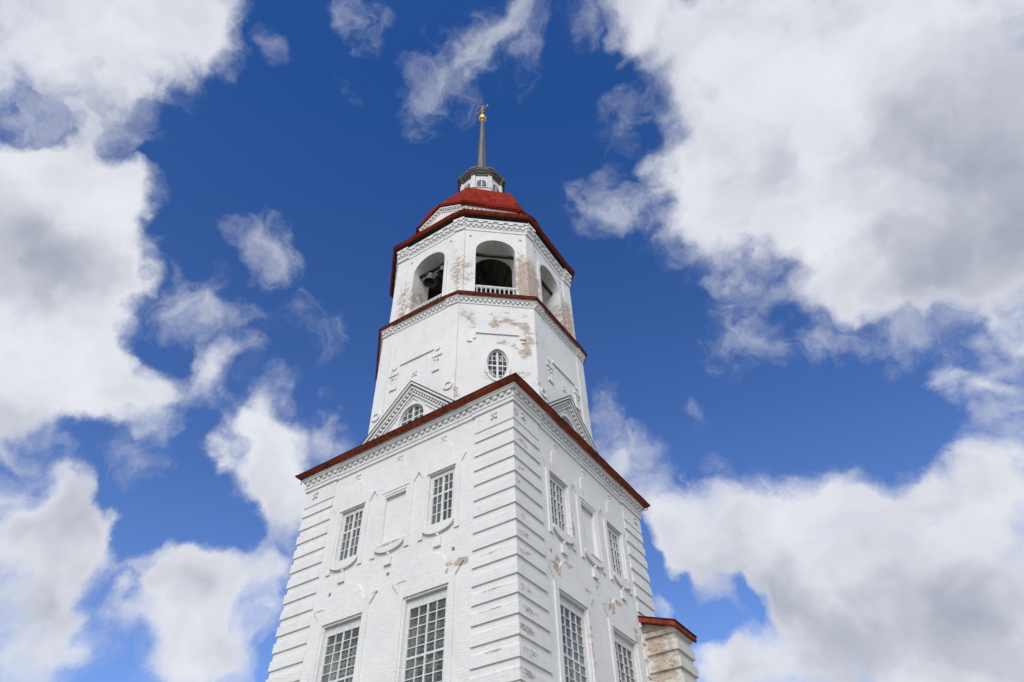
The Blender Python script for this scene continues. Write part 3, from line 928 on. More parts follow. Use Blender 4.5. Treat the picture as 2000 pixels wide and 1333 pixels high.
def half_disc(u, hw, zt, drop, n0, n1, fr, m):
    pts = [(u - hw, zt)] + [(u + hw * math.cos(R(180 + 180 * k / 14)), zt - .06 + drop * math.sin(R(180 + 180 * k / 14))) for k in range(15)] + [(u + hw, zt)]
    m.relief(fr, pts, n0, n1)

def rosette(fr, u, z, n0, mat, s=1.0):
    m = MB()
    for a in (48, 132, 228, 312, 90):
        ca, sa = math.cos(R(a)), math.sin(R(a))
        L1, L2, w = -.01 * s, (.165 if a != 90 else .11) * s, .045 * s
        pts = [(u + ca * L1, z + sa * L1), (u + ca * L2 * .75 + sa * w, z + sa * L2 * .75 - ca * w), (u + ca * L2, z + sa * L2), (u + ca * L2 * .75 - sa * w, z + sa * L2 * .75 + ca * w)]
        m.relief(fr, pts, n0, n0 + .04)
    m.build('rosette', mat, TOWER)

for fr, mat in ((FL, W_LEFT), (FR, W_RIGHT)):
    for u in UPW + (0.0,):
        f2 = fr.shifted(u)
        m = MB(); m.relief(f2, surround_upper(), 0, .042)
        if u == 0.0:
            m.relief(f2, [(-.47, 10.7), (-.46, 12.64), (.46, 12.64), (.47, 10.7), (.575, 10.7), (.572, 12.742), (-.572, 12.742), (-.575, 10.7)], -.02, .022)
        m.build('window_surround' if u else 'blind_niche', mat, TOWER)
        m = MB(); half_disc(0, .57, 10.86, .24, 0, .085, f2, m)
        m.build('apron', mat, TOWER)
        m = MB()
        m.relief(f2, [(-.13, 10.13), (.13, 10.13), (.14, 10.40), (.05, 10.45), (-.05, 10.45), (-.14, 10.40)], 0, .07)
        m.lathe(*(f2(0, .05, 0)[:2]), [(.0, 10.44), (.045, 10.45), (.06, 10.49), (.045, 10.53), (0, 10.545)], 10)
        m.build('drop_bracket', mat, TOWER)
        rosette(fr, u, 13.93, .0, mat)
    for u in (-3.86, 3.86): rosette(fr, u, 13.93, .05, mat)
    for u in UPW: upper_window(fr, u, mat)
    for j, u in enumerate(LOW):
        f2 = fr.shifted(u)
        m = MB(); m.relief(f2, surround_lower(), 0, .045); m.build('window_surround', mat, TOWER)
        lower_window(fr, u, fr is FL and j == 1)

# ------------------------------------------------------------------ polygon plans of the upper tiers
def oct_plan(a, d, s, t, moves=None):
    out = []
    for i, ang in enumerate((-135, -90, -45, 0, 45, 90, 135, 180)):
        ap, h = (d, t) if i % 2 == 0 else (a, s)
        ca, sa = math.cos(R(ang)), math.sin(R(ang))
        for sg in (-1, 1):
            out.append([DX + ca * ap - sa * h * sg, DY + sa * ap + ca * h * sg])
    for k, e in (moves or {}).items():           # the old masonry is not quite true
        out[k][0] -= .59 * e; out[k][1] += .805 * e
    return [tuple(p) for p in out]
DRUM = oct_plan(4.08, 4.26, 1.40, 1.50, {3: .12, 4: .20, 7: -.05})
BELF = oct_plan(3.84, 4.10, 1.36, 1.37, {3: .05, 4: .20, 5: .03, 6: -.08})
FACES = {'fl': 0, 'l': 2, 'f': 4, 'r': 6, 'fr': 8, 'b': 10, 'bl': 12, 'bk': 14}
CH = (1, 3, 5, 7, 9, 11, 13, 15)

# drum walls
m = MB()
for k in range(16):
    fr, L = edge_frame(DRUM, k)
    if k == 4:
        uo = 0.03
        m.relief(fr, rect(-L / 2, L / 2, 14.6, 21.25), 0, 0, [ellipse(uo, 17.63, .40, .75, seg=40)], hole_to=-.5, sides=False)
    else:
        hole = {2: [rect(-.45, .67, 14.7, 16.3)], 6: [rect(-.58, .54, 14.7, 16.5)]}.get(k, [])   # lofts behind the two gables
        m.relief(fr, rect(-L / 2, L / 2, 14.6, 21.25), 0, 0, hole, hole_to=-.6, sides=False)
m.build('drum_wall', W_DRUM, TOWER)
for k in (1, 3, 5, 7, 9):
    fr, L = edge_frame(DRUM, k)
    m = MB(); m.relief(fr, rect(-L / 2 - .015, L / 2 + .015, 14.7, 20.92), -.02, .035)
    # little ring set at the foot of the strip
    m.relief(fr, ellipse(0, 16.55, .20, .20, seg=20), .03, .085, [ellipse(0, 16.55, .12, .12, seg=20)])
    m.build('corner_strip', W_DRUM, TOWER)

def ledge(m, fr, u0, u1, z, h=.10, n=.05):
    m.box(fr, u0, u1, -.01, n, z, z + h)
for k in (2, 4, 6):
    fr, L = edge_frame(DRUM, k)
    m = MB()
    if k == 4:
        ledge(m, fr, -.88, .86, 19.18); ledge(m, fr, -.90, -.80, 18.88, .30)
        ledge(m, fr, -1.12, -.95, 18.70); ledge(m, fr, .88, 1.12, 18.98); ledge(m, fr, .95, 1.08, 18.78)
    else:
        ledge(m, fr, -.78, .84, 18.72, .16, .055)
        for sg in (-1, 1):
            ledge(m, fr, *(sorted((sg * .80, sg * 1.25))), 18.30, .14); ledge(m, fr, *(sorted((sg * .84, sg * 1.16))), 17.55, .14)
            for q in (-.08, .08): ledge(m, fr, sg * 1.0 + q - .04, sg * 1.0 + q + .04, 18.14 - .05 * (q > 0), .07)
            arc = ellipse(sg * 1.03, 18.72, .11, .11, 180, 360, 10)
            m.relief(fr, arc + [(a * .6 + sg * 1.03 * .4, z * .6 + 18.72 * .4) for a, z in reversed(arc)], 0, .05)
            m.relief(fr, [(sg * .84, 17.7), (sg * .92, 17.7), (sg * .92, 18.28), (sg * .84, 18.28)], 0, .03)
    m.build('relief_panel', W_DRUM, TOWER)
    if k != 4: rosette(fr, 0, 17.93, 0, W_DRUM)

# oval window
fr, L = edge_frame(DRUM, 4)
f2 = fr.shifted(.03)
m = MB()
m.relief(f2, ellipse(0, 17.63, .50, .86, seg=40), 0, .045, [ellipse(0, 17.63, .40, .75, seg=40)])
m.build('window_surround', W_DRUM, TOWER)
m = MB()
m.relief(f2, ellipse(0, 17.63, .405, .755, seg=40), -.14, -.05, [ellipse(0, 17.63, .345, .69, seg=40)])
def ext(u): return .70 * math.sqrt(max(0, 1 - (u / .35) ** 2))
def exw(dz): return .35 * math.sqrt(max(0, 1 - (dz / .70) ** 2))
for u, w in ((0, .075), (-.19, .022), (.19, .022)): m.box(f2, u - w / 2, u + w / 2, -.12, -.065, 17.63 - ext(u), 17.63 + ext(u))
for dz, w in ((0, .06), (.24, .022), (.47, .022), (-.24, .022), (-.47, .022)): m.box(f2, -exw(dz), exw(dz), -.116, -.069, 17.63 + dz - w / 2, 17.63 + dz + w / 2)
w = m.build('oval_window', WOODWHITE, TOWER)
m = MB(); m.relief(f2, ellipse(0, 17.63, .36, .70, seg=40), -.108, -.100); m.build('pane', GLASS, w)

def ring_cornice(name, plan, z0, mat, two_rows=False):
    m = MB()
    if two_rows:
        prof = [(-.01, z0 - .02), (.03, z0), (.034, z0 + .17), (.06, z0 + .19), (.06, z0 + .22), (.04, z0 + .23), (.04, z0 + .38), (.11, z0 + .385), (.115, z0 + .46), (.085, z0 + .465), (.085, z0 + .60), (.16, z0 + .605), (.165, z0 + .70), (.0, z0 + .705)]
        rows = [(z0 + .27, z0 + .38, .04, .25, .07), (z0 + .485, z0 + .60, .085, .50, .075)]
    else:
        prof = [(-.01, z0 - .02), (.03, z0), (.034, z0 + .07), (.04, z0 + .08), (.035, z0 + .09), (.035, z0 + .22), (.10, z0 + .225), (.10, z0 + .27), (.13, z0 + .275), (.13, z0 + .31), (.0, z0 + .315)]
        rows = [(z0 + .12, z0 + .22, .035, .19, .06)]
    m.sweep(plan, prof)
    for za, zb, off, p, dep in rows: dentils(m, plan, off, za, zb, p, dep, skip=CH)
    for k in CH:
        fr, L = edge_frame(plan, k)
        h = L / 2 + .03
        for (o0, a), (o1, b2) in zip(prof, prof[1:]):
            if b2 <= a: continue
            e0, e1 = o0 + (.09 if two_rows else .06), o1 + (.09 if two_rows else .06)
            m.hexa([fr(-h, e0, a), fr(h, e0, a), fr(h, -.1, a), fr(-h, -.1, a), fr(-h, e1, b2), fr(h, e1, b2), fr(h, -.1, b2), fr(-h, -.1, b2)])
        for za, zb, off, p, dep in rows:
            n = max(2, int(round(2 * h / p)))
            for j in range(n):
                u = -h + (j + .5) * 2 * h / n
                wd = h / n * .52
                m.box(fr, u - wd, u + wd, 0, off + (.09 if two_rows else .06) + dep, za, zb)
    m.build(name, mat, TOWER)

ring_cornice('drum_cornice', DRUM, 20.83, W_GABLE)
m = MB()
m.sweep(DRUM, [(.0, 21.145), (.13, 21.147), (.17, 21.162)], 0, sub=8, jit=.012)
m.sweep(DRUM, [(.14, 21.162), (.16, 21.168), (.235, 21.23), (.245, 21.26)], 1, sub=8, jit=.02)
m.sweep(DRUM, [(.238, 21.255), (.26, 21.262), (.265, 21.295), (.25, 21.302)], 2, sub=8, jit=.03)
m.sweep(DRUM, [(.25, 21.302), (-.28, 21.52), (-.9, 21.6)], 3, sub=8, jit=.02)
m.build('drum_eave', [GREYBOARD, SOFFIT, LIP_SHADE, LIP_SHADE], TOWER)

# ------------------------------------------------------------------ belfry
THICK = 1.0
INNER = offset(BELF, -THICK)
OHW, OZS, ORISE, OZB = .86, 24.50, .80, 21.55
m = MB()
putl = [(-1.12, 25.55), (1.12, 25.55)]
for k in range(16):
    fr, L = edge_frame(BELF, k)
    h = L / 2
    if k % 2 == 0:
        hole = arch_outline(OHW, OZB, OZS, ORISE)
        small = [rect(u - .05, u + .05, z - .05, z + .05) for u, z in putl]
        m.relief(fr, rect(-h, h, 21.35, 26.95), 0, 0, [hole], hole_to=-THICK, sides=False)
    else:
        m.relief(fr, rect(-h, h, 21.35, 26.95), 0, 0, sides=False)
    fi, Li = edge_frame(INNER, k)
    if k % 2 == 0:
        # inner skin uses the outer frame so that both openings line up
        hi = Li / 2
        m.relief(fr, rect(-hi, hi, 21.35, 26.2), 0, -THICK, [arch_outline(OHW, OZB, OZS, ORISE)], hole_to=-THICK, sides=False)
    else:
        m.relief(fi, rect(-Li / 2, Li / 2, 21.35, 26.2), 0, 0, sides=False)
m.build('belfry_wall', W_BELFRY, TOWER)
for k in (1, 3, 5, 7, 9):
    fr, L = edge_frame(BELF, k)
    m = MB(); m.relief(fr, rect(-L / 2 - .02, L / 2 + .02, 21.3, 26.15), -.02, .05); m.build('corner_strip', W_BELFRY, TOWER)
for k in (0, 2, 4, 6, 8):
    fr, L = edge_frame(BELF, k)
    inn = arch_outline(OHW + .005, 21.56, OZS, ORISE + .005)
    outr = arch_outline(OHW + .17, 21.56, OZS, ORISE + .18)
    # inverted U: up the outside, back along the inside
    u_out = [outr[1]] + outr[2:] + [outr[0]]
    u_in = [inn[0]] + list(reversed(inn[2:])) + [inn[1]]
    m = MB(); m.relief(fr, u_out + u_in, 0, .06)
    for u, z in putl:                                   # scaffold sockets beside the arch
        m.relief(fr, ellipse(u, z, .075, .06, seg=8), 0, .018, [ellipse(u, z, .05, .04, seg=8)], hole_to=-.01)
    m.build('arch_surround', W_BELFRY, TOWER)
    for u, z in putl:
        m = MB(); m.relief(fr, ellipse(u, z, .05, .04, seg=8), 0, .006); m.build('socket_dark', IRON_DARK, TOWER)  # flat black disc: the shade inside the hole is put into its colour
    # tie beam across the springing
    m = MB(); m.box(fr, -OHW - .05, OHW + .05, -.40, -.28, 24.62, 24.74); m.build('tie_beam', TIMBER, TOWER)
# balustrades in the arches
def baluster_mb(fr, u, z0, z1, n):
    mm = MB()
    H = z1 - z0
    c = fr(u, n, 0)
    mm.lathe(c[0], c[1], [(.045, z0), (.045, z0 + .12 * H), (.022, z0 + .18 * H), (.05, z0 + .40 * H), (.044, z0 + .52 * H), (.02, z0 + .74 * H), (.04, z0 + .80 * H), (.022, z0 + .86 * H), (.045, z0 + .90 * H), (.045, z1)], 10)
    return mm
for k in (0, 2, 4, 6, 8):
    fr, L = edge_frame(BELF, k)
    m = MB()
    m.box(fr, -OHW, OHW, -.20, -.09, 22.26, 22.33); m.box(fr, -OHW, OHW, -.185, -.105, 22.215, 22.258)
    m.box(fr, -OHW, OHW, -.20, -.09, 21.58, 21.66)
    rail = m.build('balustrade', WOODWHITE, TOWER)
    for j in range(9):
        u = -OHW + .095 + j * (2 * OHW - .19) / 8
        baluster_mb(fr, u, 21.66, 22.216, -.145).build('baluster', WOODWHITE, rail, smooth=True)
# floor, ceiling and roof timbers of the bell chamber
m = MB(); m.poly([(x, y, 21.54) for x, y in INNER]); m.build('belfry_floor', TIMBER, TOWER)
m = MB(); m.poly([(x, y, 26.15) for x, y in INNER])
m.build('belfry_ceiling', CEILING, TOWER)
for (a, b2, z) in (((-2.6, -2.4), (2.5, 2.3), 25.95), ((-2.6, 2.2), (2.6, -2.5), 25.78), ((-.9, -2.9), (-.9, 2.7), 25.97), ((.9, -2.9), (.9, 2.7), 25.97)):
    m = MB(); m.bar((a[0], a[1], z), (b2[0], b2[1], z), .20, .20); m.build('roof_timber', TIMBER, TOWER)

ring_cornice('belfry_cornice', BELF, 25.98, W_BELFRY, two_rows=True)
m = MB()
m.sweep(BELF, [(.0, 26.68), (.10, 26.80), (.29, 26.86), (.30, 26.89)], 2, sub=8, jit=.012)  # near-black soffit: deep shade under the eave is put into its colour
m.sweep(BELF, [(.27, 26.875), (.31, 26.88), (.365, 26.96), (.375, 27.03)], 1, sub=8, jit=.02)
m.sweep(BELF, [(.37, 27.022), (.39, 27.03), (.395, 27.06), (.38, 27.066)], 2, sub=8, jit=.02)
m.sweep(BELF, [(.38, 27.066), (-.2, 27.28), (-1.0, 27.5)], 3, sub=8, jit=.02, cap=True)
m.build('belfry_eave', [GREYBOARD, REDROOF, LIP_SHADE, REDROOF], TOWER)

# ------------------------------------------------------------------ attic, gables and dome
AX, AY = -0.10, -0.20
def reg_oct(a, cx=AX, cy=AY, rot=0.0):
    out = []
    r = a / math.cos(R(22.5))
    for k in range(8):
        an = R(-157.5 + 45 * k + rot)
        out.append((cx + r * math.cos(an), cy + r * math.sin(an)))
    return out       # edge 0 faces -135, 1 faces -90, 2 -45, 3 0 ...
ATT = reg_oct(3.14)
m = MB()
m.sweep(ATT, [(0, 27.2), (0, 28.45), (.05, 28.47), (.05, 28.55), (.035, 28.56), (.035, 28.74), (.12, 28.75), (.13, 28.86), (.0, 28.88)])
dentils(m, ATT, .035, 28.60, 28.74, .22, .085, skip=(1, 3, 5, 7))
for k in range(8):                                         # blocks where the attic turns its corner
    v = ATT[k]
    d = Vector((v[0] - AX, v[1] - AY)).normalized()
    fr = Frame(v, (-d.y, d.x), (d.x, d.y))
    m.box(fr, -.2, .2, -.3, .075, 28.46, 28.87)
    for j in range(3): m.box(fr, -.16 + .12 * j, -.09 + .12 * j, .07, .15, 28.60, 28.74)
m.build('attic_wall', W_GABLE, TOWER)
for k in (0, 2, 4, 6):
    m = MB()
    f, L = edge_frame(ATT, k)
    hw = L / 2
    N = 10
    prof = [(.0, 28.87, 1), (.25, 28.885, 0), (.30, 28.90, 0), (.335, 29.01, 2), (.345, 29.035, 0), (.20, 29.08, 0)]
    for (o0, z0, mi), (o1, z1, _) in zip(prof, prof[1:]):
        e0, e1 = hw + o0 * math.tan(R(22.5)), hw + o1 * math.tan(R(22.5))
        for j in range(N):
            s0, s1 = -1 + 2 * j / N, -1 + 2 * (j + 1) / N
            m.poly([f(s0 * e0, o0, z0), f(s1 * e0, o0, z0), f(s1 * e1, o1, z1), f(s0 * e1, o1, z1)], mi)
    m.build('dome_eave', [REDROOF, SOFFIT, LIP_SHADE], TOWER)
m = MB()
prof = []
pts = [(.16, 29.05), (.12, 29.45), (.03, 29.90), (-.10, 30.35), (-.235, 30.80), (-.40, 31.28)]
for (o, z) in pts:
    if prof: prof.append((o + .028, z - .012))
    prof.append((o, z))
prof += [(-.50, 31.46), (-.66, 31.64), (-.95, 31.86), (-1.4, 32.1), (-1.9, 32.3), (-2.2, 32.4)]
m.sweep(ATT, prof, 0, cap=True)
for k in range(8):                                         # standing seams along the hips
    for a, b2 in zip(pts, pts[1:]):
        p0 = offset(ATT, a[0])[k]; p1 = offset(ATT, b2[0])[k]
        m.tube([(p0[0], p0[1], a[1]), (p1[0], p1[1], b2[1])], .028, 6)
for (o, z) in pts[1:]:                                     # laps of the sheet courses
    m.sweep(ATT, [(o - .01, z - .035), (o + .03, z - .03), (o + .034, z + .004), (o - .01, z + .012)], 1)
m.build('dome', [REDROOF, REDLAP], TOWER)

def rake(m, fr, zf, za, hw, n0, n1, th, mi, dz=0.0):
    """Two sloping slabs meeting at the apex."""
    for sg in (-1, 1):
        a, b2 = (0, za + dz), (sg * hw, zf + dz)
        P = [fr(a[0], n1, a[1] - th), fr(b2[0], n1, b2[1] - th), fr(b2[0], n0, b2[1] - th), fr(a[0], n0, a[1] - th),
             fr(a[0], n1, a[1]), fr(b2[0], n1, b2[1]), fr(b2[0], n0, b2[1]), fr(a[0], n0, a[1])]
        m.hexa(P, mi)

def rake_dentils(m, fr, zf, za, hw, n0, n1, size, pitch):
    L = math.hypot(hw, za - zf); n = int(L / pitch)
    for sg in (-1, 1):
        for j in range(n):
            s = (j + .6) / n
            u, z = sg * hw * s, za + (zf - za) * s
            m.box(fr, u - size / 2, u + size / 2, n0, n1, z - size * .65, z + size * .5)

for k in (1, 3, 5, 7):
    fr, L = edge_frame(ATT, k)
    m = MB()
    m.relief(fr, [(-1.30, 27.2), (1.30, 27.2), (1.30, 28.80), (0, 29.58), (-1.30, 28.80)], -1.6, .17)
    gb = m.build('attic_gable', W_GABLE, TOWER)
    fg = fr.shifted(0, .17)
    m = MB()
    rake(m, fg, 28.79, 29.60, 1.30, 0, .10, .09, 0); rake(m, fg, 28.50, 29.29, 1.28, 0, .035, .05, 0)
    rake_dentils(m, fg, 28.66, 29.45, 1.28, -.01, .075, .085, .17)
    m.build('raking_cornice', W_GABLE, gb)
    m = MB()
    def roof_path(n0, n1, th, mi, dz):
        P = [(0, 29.80), (.55, 29.46), (1.0, 29.14), (1.25, 28.99), (1.47, 28.91)]
        for sg in (-1, 1):
            for a, b2 in zip(P, P[1:]):
                q = [(sg * a[0], a[1] + dz), (sg * b2[0], b2[1] + dz)]
                m.hexa([fr(q[0][0], n1, q[0][1] - th), fr(q[1][0], n1, q[1][1] - th), fr(q[1][0], n0, q[1][1] - th), fr(q[0][0], n0, q[0][1] - th),
                        fr(q[0][0], n1, q[0][1]), fr(q[1][0], n1, q[1][1]), fr(q[1][0], n0, q[1][1]), fr(q[0][0], n0, q[0][1])], mi)
    roof_path(-1.9, .325, .09, 0, -.03); roof_path(.30, .35, .035, 1, .002); roof_path(-1.9, .34, .02, 0, .012)
    m.build('gable_roof', [REDROOF, LIP_SHADE], gb)

# ------------------------------------------------------------------ lantern and spire
LX, LY, LROT = -0.12, -0.19, -8.0
LAN = reg_oct(1.14, LX, LY, LROT)
lan = MB()
lan.sweep(LAN, [(0, 32.0), (0, 35.5)])
lantern = lan.build('lantern', BOARDS, TOWER)
for k in range(8):
    v = LAN[k]; d = Vector((v[0] - LX, v[1] - LY)).normalized()
    fr = Frame(v, (-d.y, d.x), (d.x, d.y))
    mm = MB(); mm.box(fr, -.12, .12, -.15, .05, 32.0, 35.5); mm.build('corner_board', WOODWHITE, lantern)
    fe, L = edge_frame(LAN, k)
    if k in (0, 1, 2, 3, 4):
        mm = MB()
        inn = arch_outline(.27, 34.12, 34.55, .27, 10); outr = arch_outline(.33, 34.06, 34.55, .33, 10)
        mm.relief(fe, outr, 0, .05, [inn], hole_to=.008)
        mm.box(fe, -.025, .025, .0, .045, 34.12, 34.80)
        for z in (34.22, 34.34, 34.46, 34.58, 34.68):
            ww = .27 if z < 34.55 else .27 * math.sqrt(max(.02, 1 - ((z - 34.55) / .27) ** 2))
            mm.hexa([fe(-ww, .04, z - .02), fe(ww, .04, z - .02), fe(ww, .0, z + .03), fe(-ww, .0, z + .03), fe(-ww, .045, z), fe(ww, .045, z), fe(ww, .005, z + .05), fe(-ww, .005, z + .05)])
        lw = mm.build('louvre_window', WOODWHITE, lantern)
        mm = MB(); mm.relief(fe, arch_outline(.27, 34.12, 34.55, .27, 10), 0, .006); mm.build('louvre_dark', IRON_DARK, lw)  # black sheet on the boards paints the dark behind the slats
        mm = MB()
        mm.box(fe, -.34, .34, 0, .06, 33.80, 33.86); mm.box(fe, -.34, .34, 0, .06, 33.50, 33.56)
        for j in range(5): mm.box(fe, -.30 + j * .135, -.24 + j * .135, .005, .05, 33.56, 33.80)
        lp = mm.build('balustrade_panel', WOODWHITE, lantern)
        mm = MB(); mm.relief(fe, rect(-.33, .33, 33.52, 33.84), 0, .008); mm.build('panel_dark', IRON_DARK, lp)  # black sheet stands in for the shade between the little balusters
mm = MB()
mm.sweep(LAN, [(.02, 32.0), (.075, 32.05), (.075, 33.92)], 1)
mm.sweep(LAN, [(.075, 33.92), (.10, 33.93), (.10, 33.96), (.0, 34.0)], 0)
mm.build('plinth', [LANTERNGREY, BOARDS], lantern)
mm = MB()
prof = [(.0, 35.28), (.03, 35.29), (.03, 35.34), (.055, 35.35), (.055, 35.45), (.10, 35.46), (.10, 35.54), (.15, 35.55), (.15, 35.68), (.21, 35.69), (.215, 35.80), (.245, 35.82), (.25, 35.90), (.0, 36.02), (-.75, 36.28)]
mm.sweep(LAN, prof, 0, cap=True)
for k in range(8):
    v = LAN[k]; d = Vector((v[0] - LX, v[1] - LY)).normalized()
    fr = Frame(v, (-d.y, d.x), (d.x, d.y))
    for (o0, a), (o1, b2) in zip(prof[1:11], prof[2:12]):
        if b2 <= a or o1 > .24: continue
        mm.hexa([fr(-.17, o0 + .05, a), fr(.17, o0 + .05, a), fr(.17, -.1, a), fr(-.17, -.1, a), fr(-.17, o1 + .05, b2), fr(.17, o1 + .05, b2), fr(.17, -.1, b2), fr(-.17, -.1, b2)])
mm.build('lantern_cornice', LANTERNGREY, TOWER)
for k in range(8):                                        # pale line where the boards meet the cornice
    pass
SX, SY = -0.14, -0.20
m = MB()
prof = []
for j in range(15):
    f = j / 14.0
    r = .345 + (.115 - .345) * f
    z = 36.15 + (44.08 - 36.15) * f
    if j: prof.append((r + .012, z))
    prof.append((r, z + .01))
m.lathe(SX, SY, prof, 8)
m.build('spire', SPIREMETAL, TOWER)
m = MB()
m.lathe(SX, SY, [(.105, 44.06), (.15, 44.11), (.15, 44.18), (.10, 44.25)], 16)
m.build('collar', COPPER, TOWER, smooth=True)
m = MB()
seg = 24
prof = [(.10, 44.23), (.19, 44.29), (.25, 44.41), (.27, 44.55), (.25, 44.69), (.18, 44.81), (.09, 44.87), (.05, 44.93)]
m.lathe(SX, SY, prof, seg)
m.v = [(SX + (x - SX) * (1 - .05 * abs(math.sin(6 * math.atan2(y - SY, x - SX)))), SY + (y - SY) * (1 - .05 * abs(math.sin(6 * math.atan2(y - SY, x - SX)))), z) for x, y, z in m.v]
m.build('gilt_ball', GOLD, TOWER, smooth=True)
fc = Frame((SX, SY), (.995, -.10), (-.10, -.995))
m = MB()
m.box(fc, -.06, .06, -.04, .04, 44.89, 46.22)
m.box(fc, -.46, .46, -.035, .035, 45.73, 45.84)
m.box(fc, -.20, .20, -.028, .028, 46.06, 46.12)
m.hexa([fc(-.24, .026, 45.39), fc(.24, .026, 45.25), fc(.24, -.026, 45.25), fc(-.24, -.026, 45.39), fc(-.24, .026, 45.45), fc(.24, .026, 45.31), fc(.24, -.026, 45.31), fc(-.24, -.026, 45.45)])
for u, z in ((-.46, 45.79), (.46, 45.79), (0, 46.25)):
    c = fc(u, 0, 0); m.lathe(c[0], c[1], [(0, z - .055), (.042, z - .035), (.052, z), (.042, z + .035), (0, z + .055)], 10)
m.build('cross', GOLD, TOWER)

# ------------------------------------------------------------------ gables standing on the main eave
def low_gable(fr, apex, foot, hw):
    m = MB()
    zb = 14.93
    sl = (apex - foot) / hw
    def half(z, off=0.0): return (apex - off - z) / sl
    wo, wzs, wr = .56, apex - 1.62, .58
    w0 = wzs - .62
    hole = [(-wo, w0), (wo, w0)] + ellipse(0, wzs, wo, wr, 0, 180, 18)
    h0 = half(zb, .25)
    m.relief(fr, [(-h0, zb), (h0, zb), (0, apex - .25)], -1.2, 0, [hole], hole_to=-.35)
    gb = m.build('gable', W_GABLE, TOWER)
    m = MB()
    rake(m, fr, zb, apex - .22, half(zb, .22), -.02, .16, .10, 0)
    rake(m, fr, zb, apex - .47, half(zb, .47), -.02, .075, .09, 0)
    rake(m, fr, zb, apex - .66, half(zb, .66), -.02, .04, .07, 0)
    rake_dentils(m, fr, zb, apex - .38, half(zb, .38), -.01, .125, .085, .165)
    m.build('raking_cornice', W_GABLE, gb)
    m = MB()
    rake(m, fr, zb, apex - .05, half(zb, .05), -1.2, .23, .11, 0)
    rake(m, fr, zb, apex - .02, half(zb, .02), -1.2, .25, .035, 1)
    m.build('gable_roof', [W_GABLE, LIP_SHADE], gb)
    m = MB()
    m.relief(fr, [(-wo - .10, w0), (-wo - .10, wzs)] + list(reversed(ellipse(0, wzs, wo + .10, wr + .10, 0, 180, 18))) + [(wo + .10, wzs), (wo + .10, w0), (wo, w0), (wo, wzs)] + ellipse(0, wzs, wo, wr, 0, 180, 18) + [(-wo, w0)], 0, .03)
    m.build('window_surround', W_GABLE, gb)
    m = MB()
    outer = [(-wo, w0), (wo, w0)] + ellipse(0, wzs, wo, wr, 0, 180, 18)
    inner = [(-wo + .05, w0 + .05), (wo - .05, w0 + .05)] + ellipse(0, wzs, wo - .05, wr - .05, 0, 180, 18)
    m.relief(fr, outer, -.14, -.05, [inner])
    def top(u): return wzs + (wr - .05) * math.sqrt(max(0, 1 - (u / (wo - .05)) ** 2))
    def wid(z): return (wo - .05) * (1 if z < wzs else math.sqrt(max(0, 1 - ((z - wzs) / (wr - .05)) ** 2)))
    for u, w in ((0, .085), (-.27, .028), (.27, .028)): m.box(fr, u - w / 2, u + w / 2, -.12, -.065, w0 + .03, top(u))
    for z, w in ((wzs + .05, .06), (wzs + .29, .026), (wzs - .22, .026)): m.box(fr, -wid(z), wid(z), -.116, -.07, z - w / 2, z + w / 2)
    ww = m.build('arched_window', WOODWHITE, gb)
    m = MB(); m.relief(fr, [(-.52, w0 + .03), (.52, w0 + .03)] + ellipse(0, wzs, .52, .54, 0, 180, 18), -.108, -.100)
    m.build('pane', GLASS, ww)
low_gable(Frame((0.06, -4.25), (1, 0), (0, -1)), 17.31, 15.41, 2.0)
low_gable(Frame((4.05, -0.16), (0, 1), (1, 0)), 17.53, 15.70, 2.0)

# ------------------------------------------------------------------ bells in the left arch
def bell(x, y, ztop, r, h, label):
    t = thing('church_bell', (x, y, ztop), label, 'bell', 'bells hanging in the belfry')
    m = MB()
    prof = [(r * f, ztop - h * g) for f, g in ((.0, .0), (.30, .01), (.46, .06), (.52, .18), (.56, .40), (.64, .62), (.80, .82), (1.0, .98), (1.0, 1.0), (.93, 1.0), (.74, .80), (.55, .55), (.45, .25), (.0, .14))]
    m.lathe(x, y, prof, 28)
    m.build('bell_body', BRONZE, t, smooth=True)
    m = MB(); m.tube([(x, y, ztop - .15 * h), (x, y, ztop - .85 * h)], r * .06, 8)
    m.lathe(x, y, [(0, ztop - .80 * h), (r * .17, ztop - .90 * h), (0, ztop - 1.03 * h)], 10)
    m.build('clapper', IRON_DARK, t)
    m = MB(); m.tube([(x - .05, y, ztop - .02), (x - .06, y, ztop + .14), (x + .06, y, ztop + .14), (x + .05, y, ztop - .02)], .022, 6)
    m.box(Frame((x, y), (1, 0), (0, -1)), -.07, .07, -.10, .10, ztop + .12, ztop + .16)
    m.build('hanger', IRON_DARK, t)
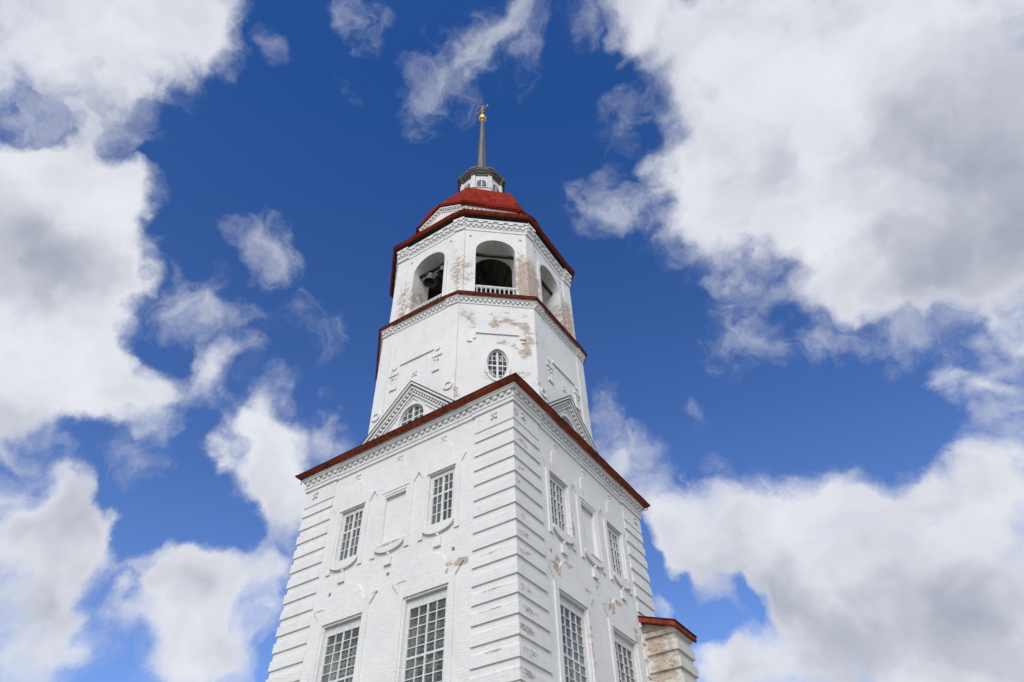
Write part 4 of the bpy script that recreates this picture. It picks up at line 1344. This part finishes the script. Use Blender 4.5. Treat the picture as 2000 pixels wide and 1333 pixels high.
bell(-0.30, -3.62, 24.50, .30, .60, 'larger dark bronze bell on the beam in the left belfry arch')
bell(0.40, -3.62, 24.52, .235, .46, 'smaller dark bronze bell, right of the two in the left belfry arch')

# ------------------------------------------------------------------ annex behind the right-hand face
ANX = thing('annex', (5.0, 3.65, GROUND_Z), 'narrow brick annex with peeling whitewash and a red lean-to roof beside the tower', 'annex')
AP = [(4.30, 3.05), (5.46, 3.05), (5.46, 4.24), (4.30, 4.24)]
m = MB()
m.sweep(AP, [(0, GROUND_Z), (0, 9.42)])
m.poly([(4.30, 3.05, 9.42), (5.46, 3.05, 9.42), (4.30, 3.05, 9.86)])
m.poly([(4.30, 4.24, 9.42), (5.46, 4.24, 9.42), (4.30, 4.24, 9.86)])
aw = m.build('annex_wall', [W_ANNEX], ANX)
for k in range(20):
    z0 = 9.26 - .535 * k
    if z0 < GROUND_Z: break
    if k == 0:
        m = MB(); m.sweep(AP, [(0, z0), (.075, z0 + .005), (.08, 9.418), (0, 9.419)])
    else:
        m = MB(); m.sweep(AP, [(0, z0), (.075, z0 + .005), (.078, z0 + .30), (0, z0 + .345)])
    m.build('projecting_course', W_ANNEX, ANX)
m = MB()
fa = Frame((4.42, 3.05), (1, 0), (0, -1))
for (n0, n1, u1, th, mi, dz) in ((-1.45, .27, 1.22, .16, 0, 0), (-1.48, .30, 1.26, .03, 1, .028)):
    z_in, sl = 9.93, -.345
    P = []
    for zt in (-th, 0):
        for (u, n) in ((0.0, n1), (u1, n1), (u1, n0), (0.0, n0)):
            P.append(fa(u, n, z_in + dz + sl * u + zt))
    m.hexa(P, mi)
m.build('lean_to_roof', [SOFFIT, LIP_SHADE], ANX)
m = MB(); m.sweep(AP, [(.0, 9.42), (.10, 9.43), (.12, 9.47), (.0, 9.475)])
m.build('eave_board', GREYBOARD, ANX)
m = MB(); m.tube([(5.60, 4.40, 9.44), (5.645, 4.41, 9.40), (5.65, 4.41, 9.35), (5.61, 4.41, 9.32), (5.58, 4.41, 9.35)], .016, 6)
m.build('gutter_hook', IRON_DARK, ANX)
